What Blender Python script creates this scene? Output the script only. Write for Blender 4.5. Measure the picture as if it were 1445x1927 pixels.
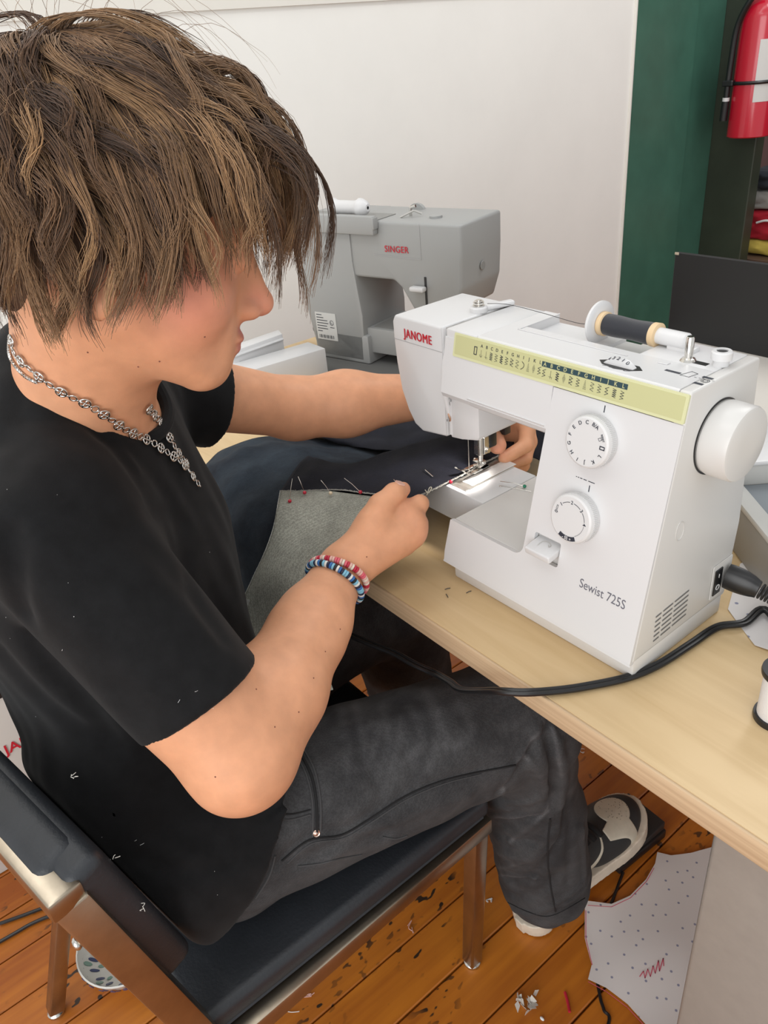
import bpy, bmesh, math, random
import numpy as np
from mathutils import Vector, Matrix
from mathutils.bvhtree import BVHTree

for o in list(bpy.data.objects): bpy.data.objects.remove(o)
scene = bpy.context.scene
C = scene.collection
random.seed(7); rng = np.random.default_rng(7)

# ---------------------------------------------------------------- camera
CAM = np.array([0.3254, -0.51447, 1.28192])
RM = np.array([[0.625425, 0.775404, -0.087133], [-0.347275, 0.376612, 0.858815], [-0.698744, 0.506866, -0.504821]])
FPX = 1462.4845
cd = bpy.data.cameras.new('camera'); cam = bpy.data.objects.new('camera', cd); C.objects.link(cam)
cd.sensor_fit = 'VERTICAL'; cd.sensor_height = 36.0; cd.lens = 36.0*FPX/1927.0; cd.clip_start = 0.02
cam.matrix_world = Matrix(((RM[0][0], RM[1][0], -RM[2][0], CAM[0]), (RM[0][1], RM[1][1], -RM[2][1], CAM[1]), (RM[0][2], RM[1][2], -RM[2][2], CAM[2]), (0, 0, 0, 1)))
scene.camera = cam

# ---------------------------------------------------------------- light and exposure
scene.view_settings.view_transform = 'Standard'; scene.view_settings.look = 'None'
scene.view_settings.gamma = 1.0; scene.view_settings.exposure = 0.12; scene.view_settings.use_curve_mapping = False
world = bpy.data.worlds.new('world'); scene.world = world; world.use_nodes = True
bg = world.node_tree.nodes['Background']; bg.inputs[0].default_value = (0.985, 0.995, 1.0, 1); bg.inputs[1].default_value = 0.70
def area(name, loc, target, sx, sy, power, col=(1, .99, .97)):
    l = bpy.data.lights.new(name, 'AREA'); l.shape = 'RECTANGLE'; l.size = sx; l.size_y = sy; l.energy = power; l.color = col
    o = bpy.data.objects.new(name, l); C.objects.link(o); o.location = loc
    d = Vector(target)-Vector(loc); o.rotation_euler = d.to_track_quat('-Z', 'Y').to_euler(); return o
area('ceiling_light', (-0.7, -0.9, 2.85), (-0.6, -0.4, 0), 1.6, 0.35, 7)
area('ceiling_light', (0.9, -0.4, 2.85), (0.4, 0, 0), 1.6, 0.35, 3)
area('ceiling_light', (-0.85, 0.35, 2.85), (-0.6, 0.25, 0), 1.6, 0.35, 5)
area('ceiling_light', (-0.3, 2.0, 2.85), (-0.6, 2.0, 0), 1.6, 0.35, 16)
area('unseen_front_fill', (1.3, -3.2, 1.55), (-0.3, 0, 0.9), 3.0, 2.8, 80, (1, .995, .985))  # unseen area light behind the camera, placed and sized to fill face and table

T = 0.73                                     # table height
def ray(u, v):
    return RM.T @ np.array([(u-722.5)/FPX, -(v-963.5)/FPX, 1.0])
def onz(u, v, z):
    d = ray(u, v); return CAM+d*(z-CAM[2])/d[2]
def onx(u, v, x):
    d = ray(u, v); return CAM+d*(x-CAM[0])/d[0]
def ony(u, v, y):
    d = ray(u, v); return CAM+d*(y-CAM[1])/d[1]
def at(u, v, D): return CAM+ray(u, v)*D

# ---------------------------------------------------------------- materials
MATS = {}
def mat(name, col, rough=.5, metal=0., spec=.5, noise=None, bump=None, coat=0., sheen=0., sss=0., trans=0.):
    """procedural principled material. noise=(scale, amount, stretch xyz) value variation; bump=(scale, strength, stretch)"""
    if name in MATS: return MATS[name]
    m = bpy.data.materials.new(name); m.use_nodes = True; nt = m.node_tree; b = nt.nodes['Principled BSDF']
    b.inputs['Base Color'].default_value = (*col, 1); b.inputs['Roughness'].default_value = rough
    b.inputs['Metallic'].default_value = metal; b.inputs['Specular IOR Level'].default_value = spec
    if coat: b.inputs['Coat Weight'].default_value = coat; b.inputs['Coat Roughness'].default_value = .15
    if sheen: b.inputs['Sheen Weight'].default_value = sheen; b.inputs['Sheen Roughness'].default_value = .5
    if sss:
        b.inputs['Subsurface Weight'].default_value = sss; b.inputs['Subsurface Radius'].default_value = (1, .35, .2); b.inputs['Subsurface Scale'].default_value = .006
    if trans: b.inputs['Transmission Weight'].default_value = trans
    if noise or bump:
        tc = nt.nodes.new('ShaderNodeTexCoord')
    def tex(sc, st):
        mp = nt.nodes.new('ShaderNodeMapping'); mp.inputs['Scale'].default_value = st
        nt.links.new(tc.outputs['Object'], mp.inputs[0])
        n = nt.nodes.new('ShaderNodeTexNoise'); n.inputs['Scale'].default_value = sc; n.inputs['Detail'].default_value = 5; n.inputs['Roughness'].default_value = .6
        nt.links.new(mp.outputs[0], n.inputs['Vector']); return n
    if noise:
        n = tex(noise[0], noise[2] if len(noise) > 2 else (1, 1, 1))
        r = nt.nodes.new('ShaderNodeValToRGB'); a = noise[1]
        r.color_ramp.elements[0].position = .3; r.color_ramp.elements[1].position = .7
        r.color_ramp.elements[0].color = (*[max(0, c*(1-a)) for c in col], 1); r.color_ramp.elements[1].color = (*[min(1, c*(1+a)) for c in col], 1)
        nt.links.new(n.outputs['Fac'], r.inputs[0]); nt.links.new(r.outputs[0], b.inputs['Base Color'])
    if bump:
        n = tex(bump[0], bump[2] if len(bump) > 2 else (1, 1, 1))
        bp = nt.nodes.new('ShaderNodeBump'); bp.inputs['Strength'].default_value = bump[1]; bp.inputs['Distance'].default_value = .002
        nt.links.new(n.outputs['Fac'], bp.inputs['Height']); nt.links.new(bp.outputs[0], b.inputs['Normal'])
    MATS[name] = m; return m
def nodes(m): return m.node_tree, m.node_tree.nodes, m.node_tree.nodes['Principled BSDF']

# ---------------------------------------------------------------- object helpers
def link(name, me, m=None, parent=None, smooth=False):
    o = bpy.data.objects.new(name, me); C.objects.link(o)
    if m is not None: me.materials.append(m)
    if parent is not None:
        o.parent = parent
        if parent.parent is None: o.matrix_parent_inverse = parent.matrix_basis.inverted()
    if smooth:
        for p in me.polygons: p.use_smooth = True
    return o
def empty(name, loc=(0, 0, 0), rz=0.):
    o = bpy.data.objects.new(name, None); C.objects.link(o); o.location = loc; o.rotation_euler = (0, 0, rz); o.empty_display_size = .05
    o.matrix_basis = Matrix.Translation(Vector(loc)) @ Matrix.Rotation(rz, 4, 'Z'); return o
def tag(o, label=None, cat=None, group=None, kind=None):
    if label: o['label'] = label
    if cat: o['category'] = cat
    if group: o['group'] = group
    if kind: o['kind'] = kind
    return o
def pyd(name, v, f, m=None, parent=None, smooth=False):
    me = bpy.data.meshes.new(name); me.from_pydata([tuple(map(float, q)) for q in v], [], [tuple(map(int, q)) for q in f]); me.update()
    return link(name, me, m, parent, smooth)
def frombm(name, bm, m=None, parent=None, smooth=True, angle=35):
    bmesh.ops.recalc_face_normals(bm, faces=bm.faces[:])
    me = bpy.data.meshes.new(name); bm.to_mesh(me); bm.free()
    o = link(name, me, m, parent)
    if smooth:
        for p in me.polygons: p.use_smooth = True
        try: me.set_sharp_from_angle(angle=math.radians(angle))
        except Exception: pass
    return o
def BM(): return bmesh.new()
def bevel(bm, geom_edges, off, seg=2):
    if off > 0: bmesh.ops.bevel(bm, geom=geom_edges, offset=off, segments=seg, affect='EDGES', profile=.5, clamp_overlap=True)
def merge(dst, src):
    me = bpy.data.meshes.new('tmp'); src.to_mesh(me); src.free(); dst.from_mesh(me); bpy.data.meshes.remove(me)
def box(bm, lo, hi, bev=0., seg=2, mtx=None):
    t = bmesh.new(); bmesh.ops.create_cube(t, size=1)
    for v in t.verts: v.co = Vector([lo[i]+(hi[i]-lo[i])*(v.co[i]+.5) for i in range(3)])
    bevel(t, t.edges[:], bev, seg)
    if mtx is not None: bmesh.ops.transform(t, matrix=mtx, verts=t.verts[:])
    merge(bm, t)
def prism(bm, poly, a, b, axis='x', bev=0., seg=2, mtx=None, bevsel=None):
    """poly 2d points; axis x -> poly is (y,z); y -> (x,z); z -> (x,y)"""
    t = bmesh.new()
    def p3(p, s):
        return {'x': (s, p[0], p[1]), 'y': (p[0], s, p[1]), 'z': (p[0], p[1], s)}[axis]
    va = [t.verts.new(p3(p, a)) for p in poly]; vb = [t.verts.new(p3(p, b)) for p in poly]
    n = len(poly); t.faces.new(va); t.faces.new(vb[::-1])
    for i in range(n): t.faces.new((va[i], vb[i], vb[(i+1) % n], va[(i+1) % n]))
    bmesh.ops.recalc_face_normals(t, faces=t.faces[:])
    if bev > 0:
        es = t.edges[:] if bevsel is None else [e for e in t.edges if bevsel(e)]
        bevel(t, es, bev, seg)
    if mtx is not None: bmesh.ops.transform(t, matrix=mtx, verts=t.verts[:])
    merge(bm, t)
def frame_to(a, b):
    a = Vector(a); b = Vector(b); z = (b-a).normalized(); x = z.orthogonal().normalized(); y = z.cross(x)
    return Matrix(((x.x, y.x, z.x, a.x), (x.y, y.y, z.y, a.y), (x.z, y.z, z.z, a.z), (0, 0, 0, 1)))
def lathe(bm, prof, seg=32, mtx=None, cap=True):
    """prof [(r,z)] about z"""
    t = bmesh.new(); rings = []
    for r, z in prof:
        if r < 1e-6: rings.append([t.verts.new((0, 0, z))])
        else: rings.append([t.verts.new((r*math.cos(2*math.pi*i/seg), r*math.sin(2*math.pi*i/seg), z)) for i in range(seg)])
    for A, B in zip(rings, rings[1:]):
        for i in range(seg):
            j = (i+1) % seg
            if len(A) == 1 and len(B) > 1: t.faces.new((A[0], B[i], B[j]))
            elif len(B) == 1 and len(A) > 1: t.faces.new((A[i], A[j], B[0]))
            elif len(A) > 1: t.faces.new((A[i], A[j], B[j], B[i]))
    if cap:
        if len(rings[0]) > 1: t.faces.new(rings[0][::-1])
        if len(rings[-1]) > 1: t.faces.new(rings[-1])
    if mtx is not None: bmesh.ops.transform(t, matrix=mtx, verts=t.verts[:])
    merge(bm, t)
def spline(pts, n=8, closed=False):
    pts = np.array(pts, float); out = []; N = len(pts)
    rngi = range(N if closed else N-1)
    for i in rngi:
        g = lambda k: pts[k % N] if closed else pts[min(max(k, 0), N-1)]
        p0, p1, p2, p3 = g(i-1), g(i), g(i+1), g(i+2)
        for t in np.linspace(0, 1, n, endpoint=False):
            out.append(.5*((2*p1)+(-p0+p2)*t+(2*p0-5*p1+4*p2-p3)*t*t+(-p0+3*p1-3*p2+p3)*t**3))
    if not closed: out.append(pts[-1])
    return np.array(out)
def tube(bm, pts, r, seg=8, closed=False, flat=None):
    """sweep along pts; r scalar or list; flat=(w,h,upvec) for a flattened section"""
    pts = np.array(pts, float); n = len(pts)
    rr = np.full(n, r) if np.isscalar(r) else np.array(r, float)
    t = bmesh.new(); rings = []
    prev = None
    for i in range(n):
        a = pts[(i-1) % n] if (closed or i > 0) else pts[i]; b = pts[(i+1) % n] if (closed or i < n-1) else pts[i]
        d = b-a; d = d/(np.linalg.norm(d)+1e-12)
        if prev is None:
            u = np.cross(d, [0, 0, 1.]) if flat is None else np.cross(d, flat[2])
            if np.linalg.norm(u) < 1e-3: u = np.cross(d, [1., 0, 0])
        else:
            u = prev-d*(prev@d) if flat is None else np.cross(d, flat[2])
        u = u/(np.linalg.norm(u)+1e-12); prev = u; w = np.cross(u, d)
        su, sw = (1, 1) if flat is None else (flat[0], flat[1])
        rings.append([t.verts.new(tuple(pts[i]+rr[i]*(su*math.cos(2*math.pi*k/seg)*u+sw*math.sin(2*math.pi*k/seg)*w))) for k in range(seg)])
    m = n if closed else n-1
    for i in range(m):
        A = rings[i]; B = rings[(i+1) % n]
        for k in range(seg): t.faces.new((A[k], A[(k+1) % seg], B[(k+1) % seg], B[k]))
    if not closed: t.faces.new(rings[0][::-1]); t.faces.new(rings[-1])
    merge(bm, t)
def ball(bm, c, r, sub=2, scale=(1, 1, 1)):
    t = bmesh.new(); bmesh.ops.create_icosphere(t, subdivisions=sub, radius=r)
    for v in t.verts: v.co = Vector((v.co.x*scale[0]+c[0], v.co.y*scale[1]+c[1], v.co.z*scale[2]+c[2]))
    merge(bm, t)
def torus(bm, mtx, R, r, n=16, s=6):
    pts = [mtx @ Vector((R*math.cos(2*math.pi*i/n), R*math.sin(2*math.pi*i/n), 0)) for i in range(n)]
    tube(bm, [tuple(p) for p in pts], r, s, closed=True)
def plane_mtx(o, u, v):
    """matrix: local x->u, y->v, z->normal"""
    u = Vector(u).normalized(); v = Vector(v); n = u.cross(v).normalized(); v = n.cross(u)
    return Matrix(((u.x, v.x, n.x, o[0]), (u.y, v.y, n.y, o[1]), (u.z, v.z, n.z, o[2]), (0, 0, 0, 1)))
def text(bm, s, size, mtx, bold=0., align='CENTER', ext=.00015, sx=1.0, shear=0., spc=1.0):
    cu = bpy.data.curves.new('t', 'FONT'); cu.body = s; cu.size = size; cu.align_x = align; cu.align_y = 'CENTER'; cu.extrude = ext; cu.offset = bold*size; cu.resolution_u = 4; cu.space_character = spc; cu.shear = shear
    o = bpy.data.objects.new('t', cu); C.objects.link(o)
    dg = bpy.context.evaluated_depsgraph_get(); me = bpy.data.meshes.new_from_object(o.evaluated_get(dg))
    t = bmesh.new(); t.from_mesh(me)
    bmesh.ops.transform(t, matrix=mtx @ Matrix.Diagonal((sx, 1, 1, 1)), verts=t.verts[:]); merge(bm, t)
    bpy.data.objects.remove(o); bpy.data.curves.remove(cu); bpy.data.meshes.remove(me)
def strip(bm, pts2, w, mtx, h=.00015, closed=False):
    """flat ribbon along 2d points in the plane of mtx"""
    P = [np.array(p, float) for p in pts2]
    if closed: P = P+[P[0]]
    t = bmesh.new()
    for a, b in zip(P, P[1:]):
        d = b-a; L = np.linalg.norm(d)
        if L < 1e-9: continue
        d = d/L; n = np.array([-d[1], d[0]])*w/2; a2 = a-d*w*.3; b2 = b+d*w*.3
        vs = [t.verts.new(tuple(mtx @ Vector((q[0], q[1], h)))) for q in (a2-n, b2-n, b2+n, a2+n)]
        t.faces.new(vs)
    merge(bm, t)
def plate(bm, outer, holes, z0, z1, mtx, bev=0.):
    """flat plate with holes; 2d outlines, from height z0 to z1 in the plane of mtx"""
    t = bmesh.new(); es = []
    for lp in [outer]+holes:
        vs = [t.verts.new((p[0], p[1], z0)) for p in lp]
        es += [t.edges.new((vs[i], vs[(i+1) % len(vs)])) for i in range(len(vs))]
    bmesh.ops.triangle_fill(t, use_beauty=True, use_dissolve=False, edges=es)
    r = bmesh.ops.extrude_face_region(t, geom=t.faces[:])
    bmesh.ops.translate(t, verts=[g for g in r['geom'] if isinstance(g, bmesh.types.BMVert)], vec=(0, 0, z1-z0))
    bmesh.ops.recalc_face_normals(t, faces=t.faces[:])
    bmesh.ops.transform(t, matrix=mtx, verts=t.verts[:]); merge(bm, t)
def rrect(x0, y0, x1, y1, r, n=5):
    out = []
    for cx, cy, a0 in ((x1-r, y1-r, 0), (x0+r, y1-r, 90), (x0+r, y0+r, 180), (x1-r, y0+r, 270)):
        for k in range(n+1):
            a = math.radians(a0+90*k/n); out.append((cx+r*math.cos(a), cy+r*math.sin(a)))
    return out
def grid_surface(ctrl, nu, nv):
    """ctrl [rows][cols] of 3d points -> dense catmull-rom grid (nu per col span, nv per row span)"""
    rows = [spline(r, nu) for r in ctrl]
    cols = np.stack(rows, 0); out = []
    for j in range(cols.shape[1]): out.append(spline(cols[:, j], nv))
    return np.stack(out, 1)       # [rowdense, coldense, 3]
def vnoise(p, seed=0):
    """smooth pseudo noise for numpy points [...,3], about -1..1"""
    r = np.random.default_rng(seed); s = np.zeros(p.shape[:-1])
    for k in range(6):
        d = r.normal(size=3); d /= np.linalg.norm(d); f = .6+.9*r.random(); s = s+np.sin(p@d*f*2*np.pi+r.random()*6.28)
    return s/3.0
# ================================================================ structure
def floor_material():
    m = mat('floor_wood', (.30, .105, .022), .38, spec=.5); nt, ns, b = nodes(m)
    tc = ns.new('ShaderNodeTexCoord'); oi = ns.new('ShaderNodeObjectInfo')
    add = ns.new('ShaderNodeVectorMath'); add.operation = 'ADD'
    sc = ns.new('ShaderNodeVectorMath'); sc.operation = 'SCALE'; nt.links.new(oi.outputs['Random'], sc.inputs['Scale']); sc.inputs[0].default_value = (13, 27, 5)
    nt.links.new(tc.outputs['Object'], add.inputs[0]); nt.links.new(sc.outputs[0], add.inputs[1])
    def noise(st, scale, det=5):
        mp = ns.new('ShaderNodeMapping'); mp.inputs['Scale'].default_value = st; nt.links.new(add.outputs[0], mp.inputs[0])
        n = ns.new('ShaderNodeTexNoise'); n.inputs['Scale'].default_value = scale; n.inputs['Detail'].default_value = det; nt.links.new(mp.outputs[0], n.inputs[0]); return n
    g = noise((60, 3, 1), 1.6, 6); big = noise((6, 2.2, 1), 1.5, 3)
    r = ns.new('ShaderNodeValToRGB'); e = r.color_ramp.elements
    e[0].position = .25; e[0].color = (.30, .076, .010, 1); e[1].position = .75; e[1].color = (.60, .205, .020, 1)
    mx = ns.new('ShaderNodeMath'); mx.operation = 'MULTIPLY_ADD'; nt.links.new(g.outputs['Fac'], mx.inputs[0]); mx.inputs[1].default_value = .45
    m2 = ns.new('ShaderNodeMath'); m2.operation = 'MULTIPLY_ADD'; nt.links.new(big.outputs['Fac'], m2.inputs[0]); m2.inputs[1].default_value = .8
    m3 = ns.new('ShaderNodeMath'); m3.operation = 'MULTIPLY_ADD'; nt.links.new(oi.outputs['Random'], m3.inputs[0]); m3.inputs[1].default_value = .22; m3.inputs[2].default_value = -.27
    nt.links.new(m3.outputs[0], m2.inputs[2]); nt.links.new(m2.outputs[0], mx.inputs[2]); nt.links.new(mx.outputs[0], r.inputs[0])
    # dents and dark scratches with their own shape
    nk = noise((90, 45, 1), 1.0, 1); nk2 = noise((5, 5, 1), 1.0, 2)
    rk = ns.new('ShaderNodeValToRGB'); rk.color_ramp.elements[0].position = .612; rk.color_ramp.elements[1].position = .65
    nt.links.new(nk.outputs['Fac'], rk.inputs[0])
    rk2 = ns.new('ShaderNodeValToRGB'); rk2.color_ramp.elements[0].position = .48; rk2.color_ramp.elements[1].position = .58; nt.links.new(nk2.outputs['Fac'], rk2.inputs[0])
    mm = ns.new('ShaderNodeMath'); mm.operation = 'MULTIPLY'; nt.links.new(rk.outputs[0], mm.inputs[0]); nt.links.new(rk2.outputs[0], mm.inputs[1])
    mix = ns.new('ShaderNodeMixRGB'); nt.links.new(mm.outputs[0], mix.inputs[0]); nt.links.new(r.outputs[0], mix.inputs[1]); mix.inputs[2].default_value = (.035, .02, .012, 1)
    nt.links.new(mix.outputs[0], b.inputs['Base Color'])
    bp = ns.new('ShaderNodeBump'); bp.inputs['Strength'].default_value = .25; bp.inputs['Distance'].default_value = .001; nt.links.new(g.outputs['Fac'], bp.inputs['Height']); nt.links.new(bp.outputs[0], b.inputs['Normal'])
    return m
bm = BM(); box(bm, (-2.0, -2.2, -.05), (1.6, 3.2, -.012))
floor = tag(frombm('floor', bm, mat('subfloor', (.02, .012, .008), .9)), kind='structure')
FW = floor_material()
x = -2.01+.0165
k = 0; pw = .0875
x0 = -.3125-20*pw
pm = None
while x0+k*pw < 1.55:
    xa = x0+k*pw
    if pm is None:
        bm = BM(); box(bm, (.0013, -2.2, -.012), (pw-.0013, 3.2, 0), .0018, 1); o = frombm('plank', bm, FW, floor); pm = o.data
    else: o = link('plank', pm, None, floor)
    o.location = (xa, 0, random.uniform(-.0006, .0004)); k += 1

WX = -1.40
wallm = mat('wall_paint', (.88, .875, .835), .75, noise=(5, .02), bump=(40, .06))
bm = BM(); box(bm, (WX-.12, -2.2, 0), (WX, 1.885, 1.394))
wall_left = tag(frombm('wall_left', bm, wallm, smooth=False), kind='structure')
bm = BM(); box(bm, (WX-.12, -2.2, 1.394), (WX+.006, 1.885, 2.9))
tag(frombm('trim_1', bm, mat('wall_upper_paint', (.78, .76, .70), .75, noise=(5, .02)), smooth=False), kind='structure')
# green pier: a face along the wall, a set-back strip, then a return turned to the camera that carries the extinguisher
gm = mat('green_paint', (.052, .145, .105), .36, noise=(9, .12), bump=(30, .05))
bm = BM(); box(bm, (WX-.12, 1.885, 0), (WX+.004, 2.222, 2.9), .002, 1)
tag(frombm('trim_2', bm, gm, smooth=False), kind='structure')
bm = BM(); box(bm, (WX-.12, 2.222, 0), (WX-.004, 2.40, 2.9), .002, 1)
tag(frombm('trim_3', bm, gm, smooth=False), kind='structure')
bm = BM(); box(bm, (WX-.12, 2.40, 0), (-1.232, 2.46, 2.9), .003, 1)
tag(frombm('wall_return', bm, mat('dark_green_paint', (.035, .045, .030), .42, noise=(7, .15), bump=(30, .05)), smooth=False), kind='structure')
bm = BM(); box(bm, (WX-.12, 1.877, 0), (WX+.007, 1.885, 2.9), .001, 1)
tag(frombm('trim_4', bm, mat('white_trim', (.8, .78, .72), .5), smooth=False), kind='structure')
bm = BM(); box(bm, (-1.52, 2.97, 0), (1.6, 3.07, 2.9))
tag(frombm('wall_back', bm, mat('maroon_wall', (.10, .045, .04), .6, noise=(6, .1)), smooth=False), kind='structure')
# ================================================================ work table
def wood_mat(name, base, dark, stretch, scale=1.0, rough=.42):
    m = mat(name, base, rough); nt, ns, b = nodes(m)
    tc = ns.new('ShaderNodeTexCoord'); mp = ns.new('ShaderNodeMapping'); mp.inputs['Scale'].default_value = stretch; nt.links.new(tc.outputs['Object'], mp.inputs[0])
    n = ns.new('ShaderNodeTexNoise'); n.inputs['Scale'].default_value = scale; n.inputs['Detail'].default_value = 7; n.inputs['Roughness'].default_value = .55; n.inputs['Distortion'].default_value = .6; nt.links.new(mp.outputs[0], n.inputs[0])
    r = ns.new('ShaderNodeValToRGB'); r.color_ramp.elements[0].position = .28; r.color_ramp.elements[0].color = (*dark, 1); r.color_ramp.elements[1].position = .62; r.color_ramp.elements[1].color = (*base, 1)
    nt.links.new(n.outputs['Fac'], r.inputs[0]); nt.links.new(r.outputs[0], b.inputs['Base Color']); return m
maple = wood_mat('maple_laminate', (.69, .51, .285), (.58, .405, .205), (2.2, 26, 1), 1.3)
mapedge = wood_mat('maple_edge', (.60, .435, .27), (.44, .30, .18), (1.6, 10, 130), 1.6, .5)
TY0, TY1 = -.078, .56
t = tag(empty('work_table', (-.35, .3, 0)), 'maple laminate work table with grey steel legs under the white sewing machine', 'table')
bm = BM(); box(bm, (-1.19, TY0+.003, T-.026), (.95, TY1, T), .0015, 1); frombm('table_top', bm, maple, t, angle=30)
bm = BM(); box(bm, (-1.19, TY0, T-.0262), (.95, TY0+.0035, T+.0002), .0012, 2); frombm('edge_band', bm, mapedge, t)
steel = mat('grey_powder_steel', (.36, .35, .32), .38, metal=.35, noise=(60, .04))
# legs: folded sheet-steel panels
def table_leg(x0, y0):
    bm = BM(); box(bm, (x0, y0, .0), (x0+.105, y0+.055, T-.046), .005, 3); l = frombm('leg', bm, steel, t)
    bm = BM(); box(bm, (x0-.004, y0-.004, T-.046), (x0+.112, y0+.06, T-.0264), .002, 1); frombm('bracket', bm, steel, l)
lg = ony(1336, 1588, TY0+.02)
LEGX = float(lg[0])
table_leg(LEGX, TY0+.02); table_leg(-1.14, TY0+.02); table_leg(LEGX+.0, TY1-.08); table_leg(-1.14, TY1-.08)
bm = BM(); box(bm, (-1.03, TY1-.07, T-.08), (.12, TY1-.04, T-.0264), .002, 1); frombm('cross_rail', bm, steel, t)
# a second, white table pushed up behind
wt = tag(empty('back_table', (.2, .9, 0)), 'white topped table pushed up behind the maple work table', 'table')
bm = BM(); box(bm, (-.575, TY1+.006, T-.03), (.95, 1.30, T-.001), .002, 1); frombm('table_top', bm, mat('white_laminate', (.70, .66, .61), .4), wt)
for xx in (-.53, .8):
    for yy in (TY1+.05, 1.25):
        bm = BM(); box(bm, (xx, yy, 0), (xx+.05, yy+.05, T-.0302), .003, 1); frombm('leg', bm, steel, wt)

# ================================================================ chair
chair = tag(empty('chair', (-.40, -.30, 0)), 'steel framed chair with black vinyl seat and backrest under the seated person', 'chair')
chrome = mat('brushed_steel', (.42, .36, .28), .30, metal=1., noise=(25, .12, (1, 1, 1)), bump=(120, .05))
vinyl = mat('black_vinyl', (.020, .023, .028), .42, bump=(260, .22), noise=(12, .2))
XN, XF = -.165, -.625            # near and far sides
YF, YB = -.055, -.50
ZS = .415                        # seat frame top
def bar(name, a, b, w, h, par, up=(0, 0, 1), bev=.003, m=None):
    a = Vector(a); b = Vector(b); z = (b-a); L = z.length; z.normalize(); u = Vector(up); x = u.cross(z)
    if x.length < 1e-4: x = Vector((1, 0, 0)).cross(z)
    x.normalize(); y = z.cross(x)
    mt = Matrix(((x.x, y.x, z.x, a.x), (x.y, y.y, z.y, a.y), (x.z, y.z, z.z, a.z), (0, 0, 0, 1)))
    bm = BM(); box(bm, (-w/2, -h/2, 0), (w/2, h/2, L), bev, 2, mt); return frombm(name, bm, m or chrome, par)
def foot_glide(p, par):
    bm = BM(); lathe(bm, [(.0, .0), (.012, .0), (.0135, .003), (.0135, .007), (.010, .010), (0, .010)], 20, Matrix.Translation((p[0], p[1], 0))); frombm('foot_glide', bm, mat('glide_nickel', (.6, .6, .58), .25, metal=1.), par)
fl = bar('leg', (XN-.006, YF, ZS), (-.214, -.038, .010), .024, .024, chair, up=(0, 1, 0)); foot_glide((-.214, -.038), fl)
fl = bar('leg', (XF+.006, YF, ZS), (-.60, -.038, .010), .024, .024, chair, up=(0, 1, 0)); foot_glide((-.60, -.038), fl)
fl = bar('leg', (XN-.012, -.44, ZS), (-.20, -.575, .010), .024, .024, chair, up=(0, 1, 0)); foot_glide((-.20, -.575), fl)
fl = bar('leg', (XF+.012, -.44, ZS), (-.601, -.592, .010), .024, .024, chair, up=(0, 1, 0)); foot_glide((-.601, -.592), fl)
bar('seat_rail', (XN, YF+.012, ZS-.012), (XN+.012, -.46, ZS-.012), .022, .026, chair)
bar('seat_rail', (XF, YF+.012, ZS-.012), (XF-.012, -.515, ZS-.012), .022, .026, chair)
bar('seat_rail', (XN-.011, YF, ZS-.012), (XF+.011, YF, ZS-.012), .022, .026, chair)
bar('seat_rail', (XN-.011, -.45, ZS-.012), (XF+.011, -.505, ZS-.012), .022, .026, chair)
# back uprights and the flat top rail behind the pad
for X in (XN, XF):
    yo = 0 if X == XN else -.082
    u = bar('back_upright', (X+.004, -.447+yo*.7, ZS-.024), (X+.002, -.512+yo, .722), .022, .030, chair, up=(0, 1, 0))
    if X == XN:
        bm = BM(); ball(bm, (X-.004, -.520, .66), .006, 2, (1, .7, 1)); frombm('screw', bm, mat('glide_nickel', (.6, .6, .58), .25, metal=1.), u)
bar('top_rail', (XN+.013, -.513, .728), (XF-.013, -.600, .728), .030, .022, chair, up=(0, 0, 1))
# seat pad
def pad(bm, lo, hi, bev, mtx=None, puff=.0):
    t_ = bmesh.new(); bmesh.ops.create_cube(t_, size=1)
    for v in t_.verts: v.co = Vector([lo[i]+(hi[i]-lo[i])*(v.co[i]+.5) for i in range(3)])
    bevel(t_, t_.edges[:], bev, 4)
    if mtx is not None: bmesh.ops.transform(t_, matrix=mtx, verts=t_.verts[:])
    merge(bm, t_)
bm = BM(); pad(bm, (XF-.006, -.462, ZS+.0012), (XN+.006, YF+.016, ZS+.038), .012); frombm('seat', bm, vinyl, chair, angle=60)
bm = BM(); tube(bm, [(XN+.0045, YF+.0, ZS+.010), (XN+.0045, -.45, ZS+.010)], .0028, 6); frombm('piping', bm, vinyl, chair)
# back pad: slanted slab in front of the uprights
bl = math.atan2(.065, .30)
bmx = Matrix.Translation((XN, -.452, .545)) @ Matrix.Rotation(math.radians(10.5), 4, 'Z') @ Matrix.Rotation(bl, 4, 'X') @ Matrix.Translation((-XN, 0, 0))
bm = BM(); pad(bm, (XF+.015, -.018, 0), (XN-.0, .020, .205), .012, bmx); bk = frombm('backrest', bm, vinyl, chair, angle=60)
bm = BM(); pad(bm, (XF+.028, -.032, .150), (XN-.022, .016, .208), .016, bmx); frombm('backrest_roll', bm, vinyl, bk, angle=60)
bm = BM()
for q in ((-.172, -.468, .722), (-.158, -.466, .66), (-.240, -.468, .762)):
    for k in range(3):
        a = np.array(q)+rng.normal(size=3)*.0025; tube(bm, spline([a, a+rng.normal(size=3)*.0015, a+rng.normal(size=3)*.0025], 4), .0003, 4)
tag(frombm('stuffing', bm, mat('stuffing_white', (.8, .78, .72), .9), bk), kind='stuff')
# ================================================================ white sewing machine
sm = tag(empty('sewing_machine', (-.19, .08, T)), 'white sewing machine with olive stitch chart and two dials, being used on the maple table', 'sewing machine')
ZT = Matrix.Translation((0, 0, T))
white = mat('white_plastic', (.68, .68, .685), .30, spec=.5, bump=(900, .03))
white2 = mat('white_plastic_warm', (.645, .635, .615), .34)
black = mat('black_plastic', (.012, .012, .013), .35)
ink = mat('dark_print', (.03, .035, .05), .5)
redink = mat('red_print', (.55, .012, .03), .5)
chromeS = mat('polished_steel', (.72, .70, .66), .16, metal=1.)
BED = .0747
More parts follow.
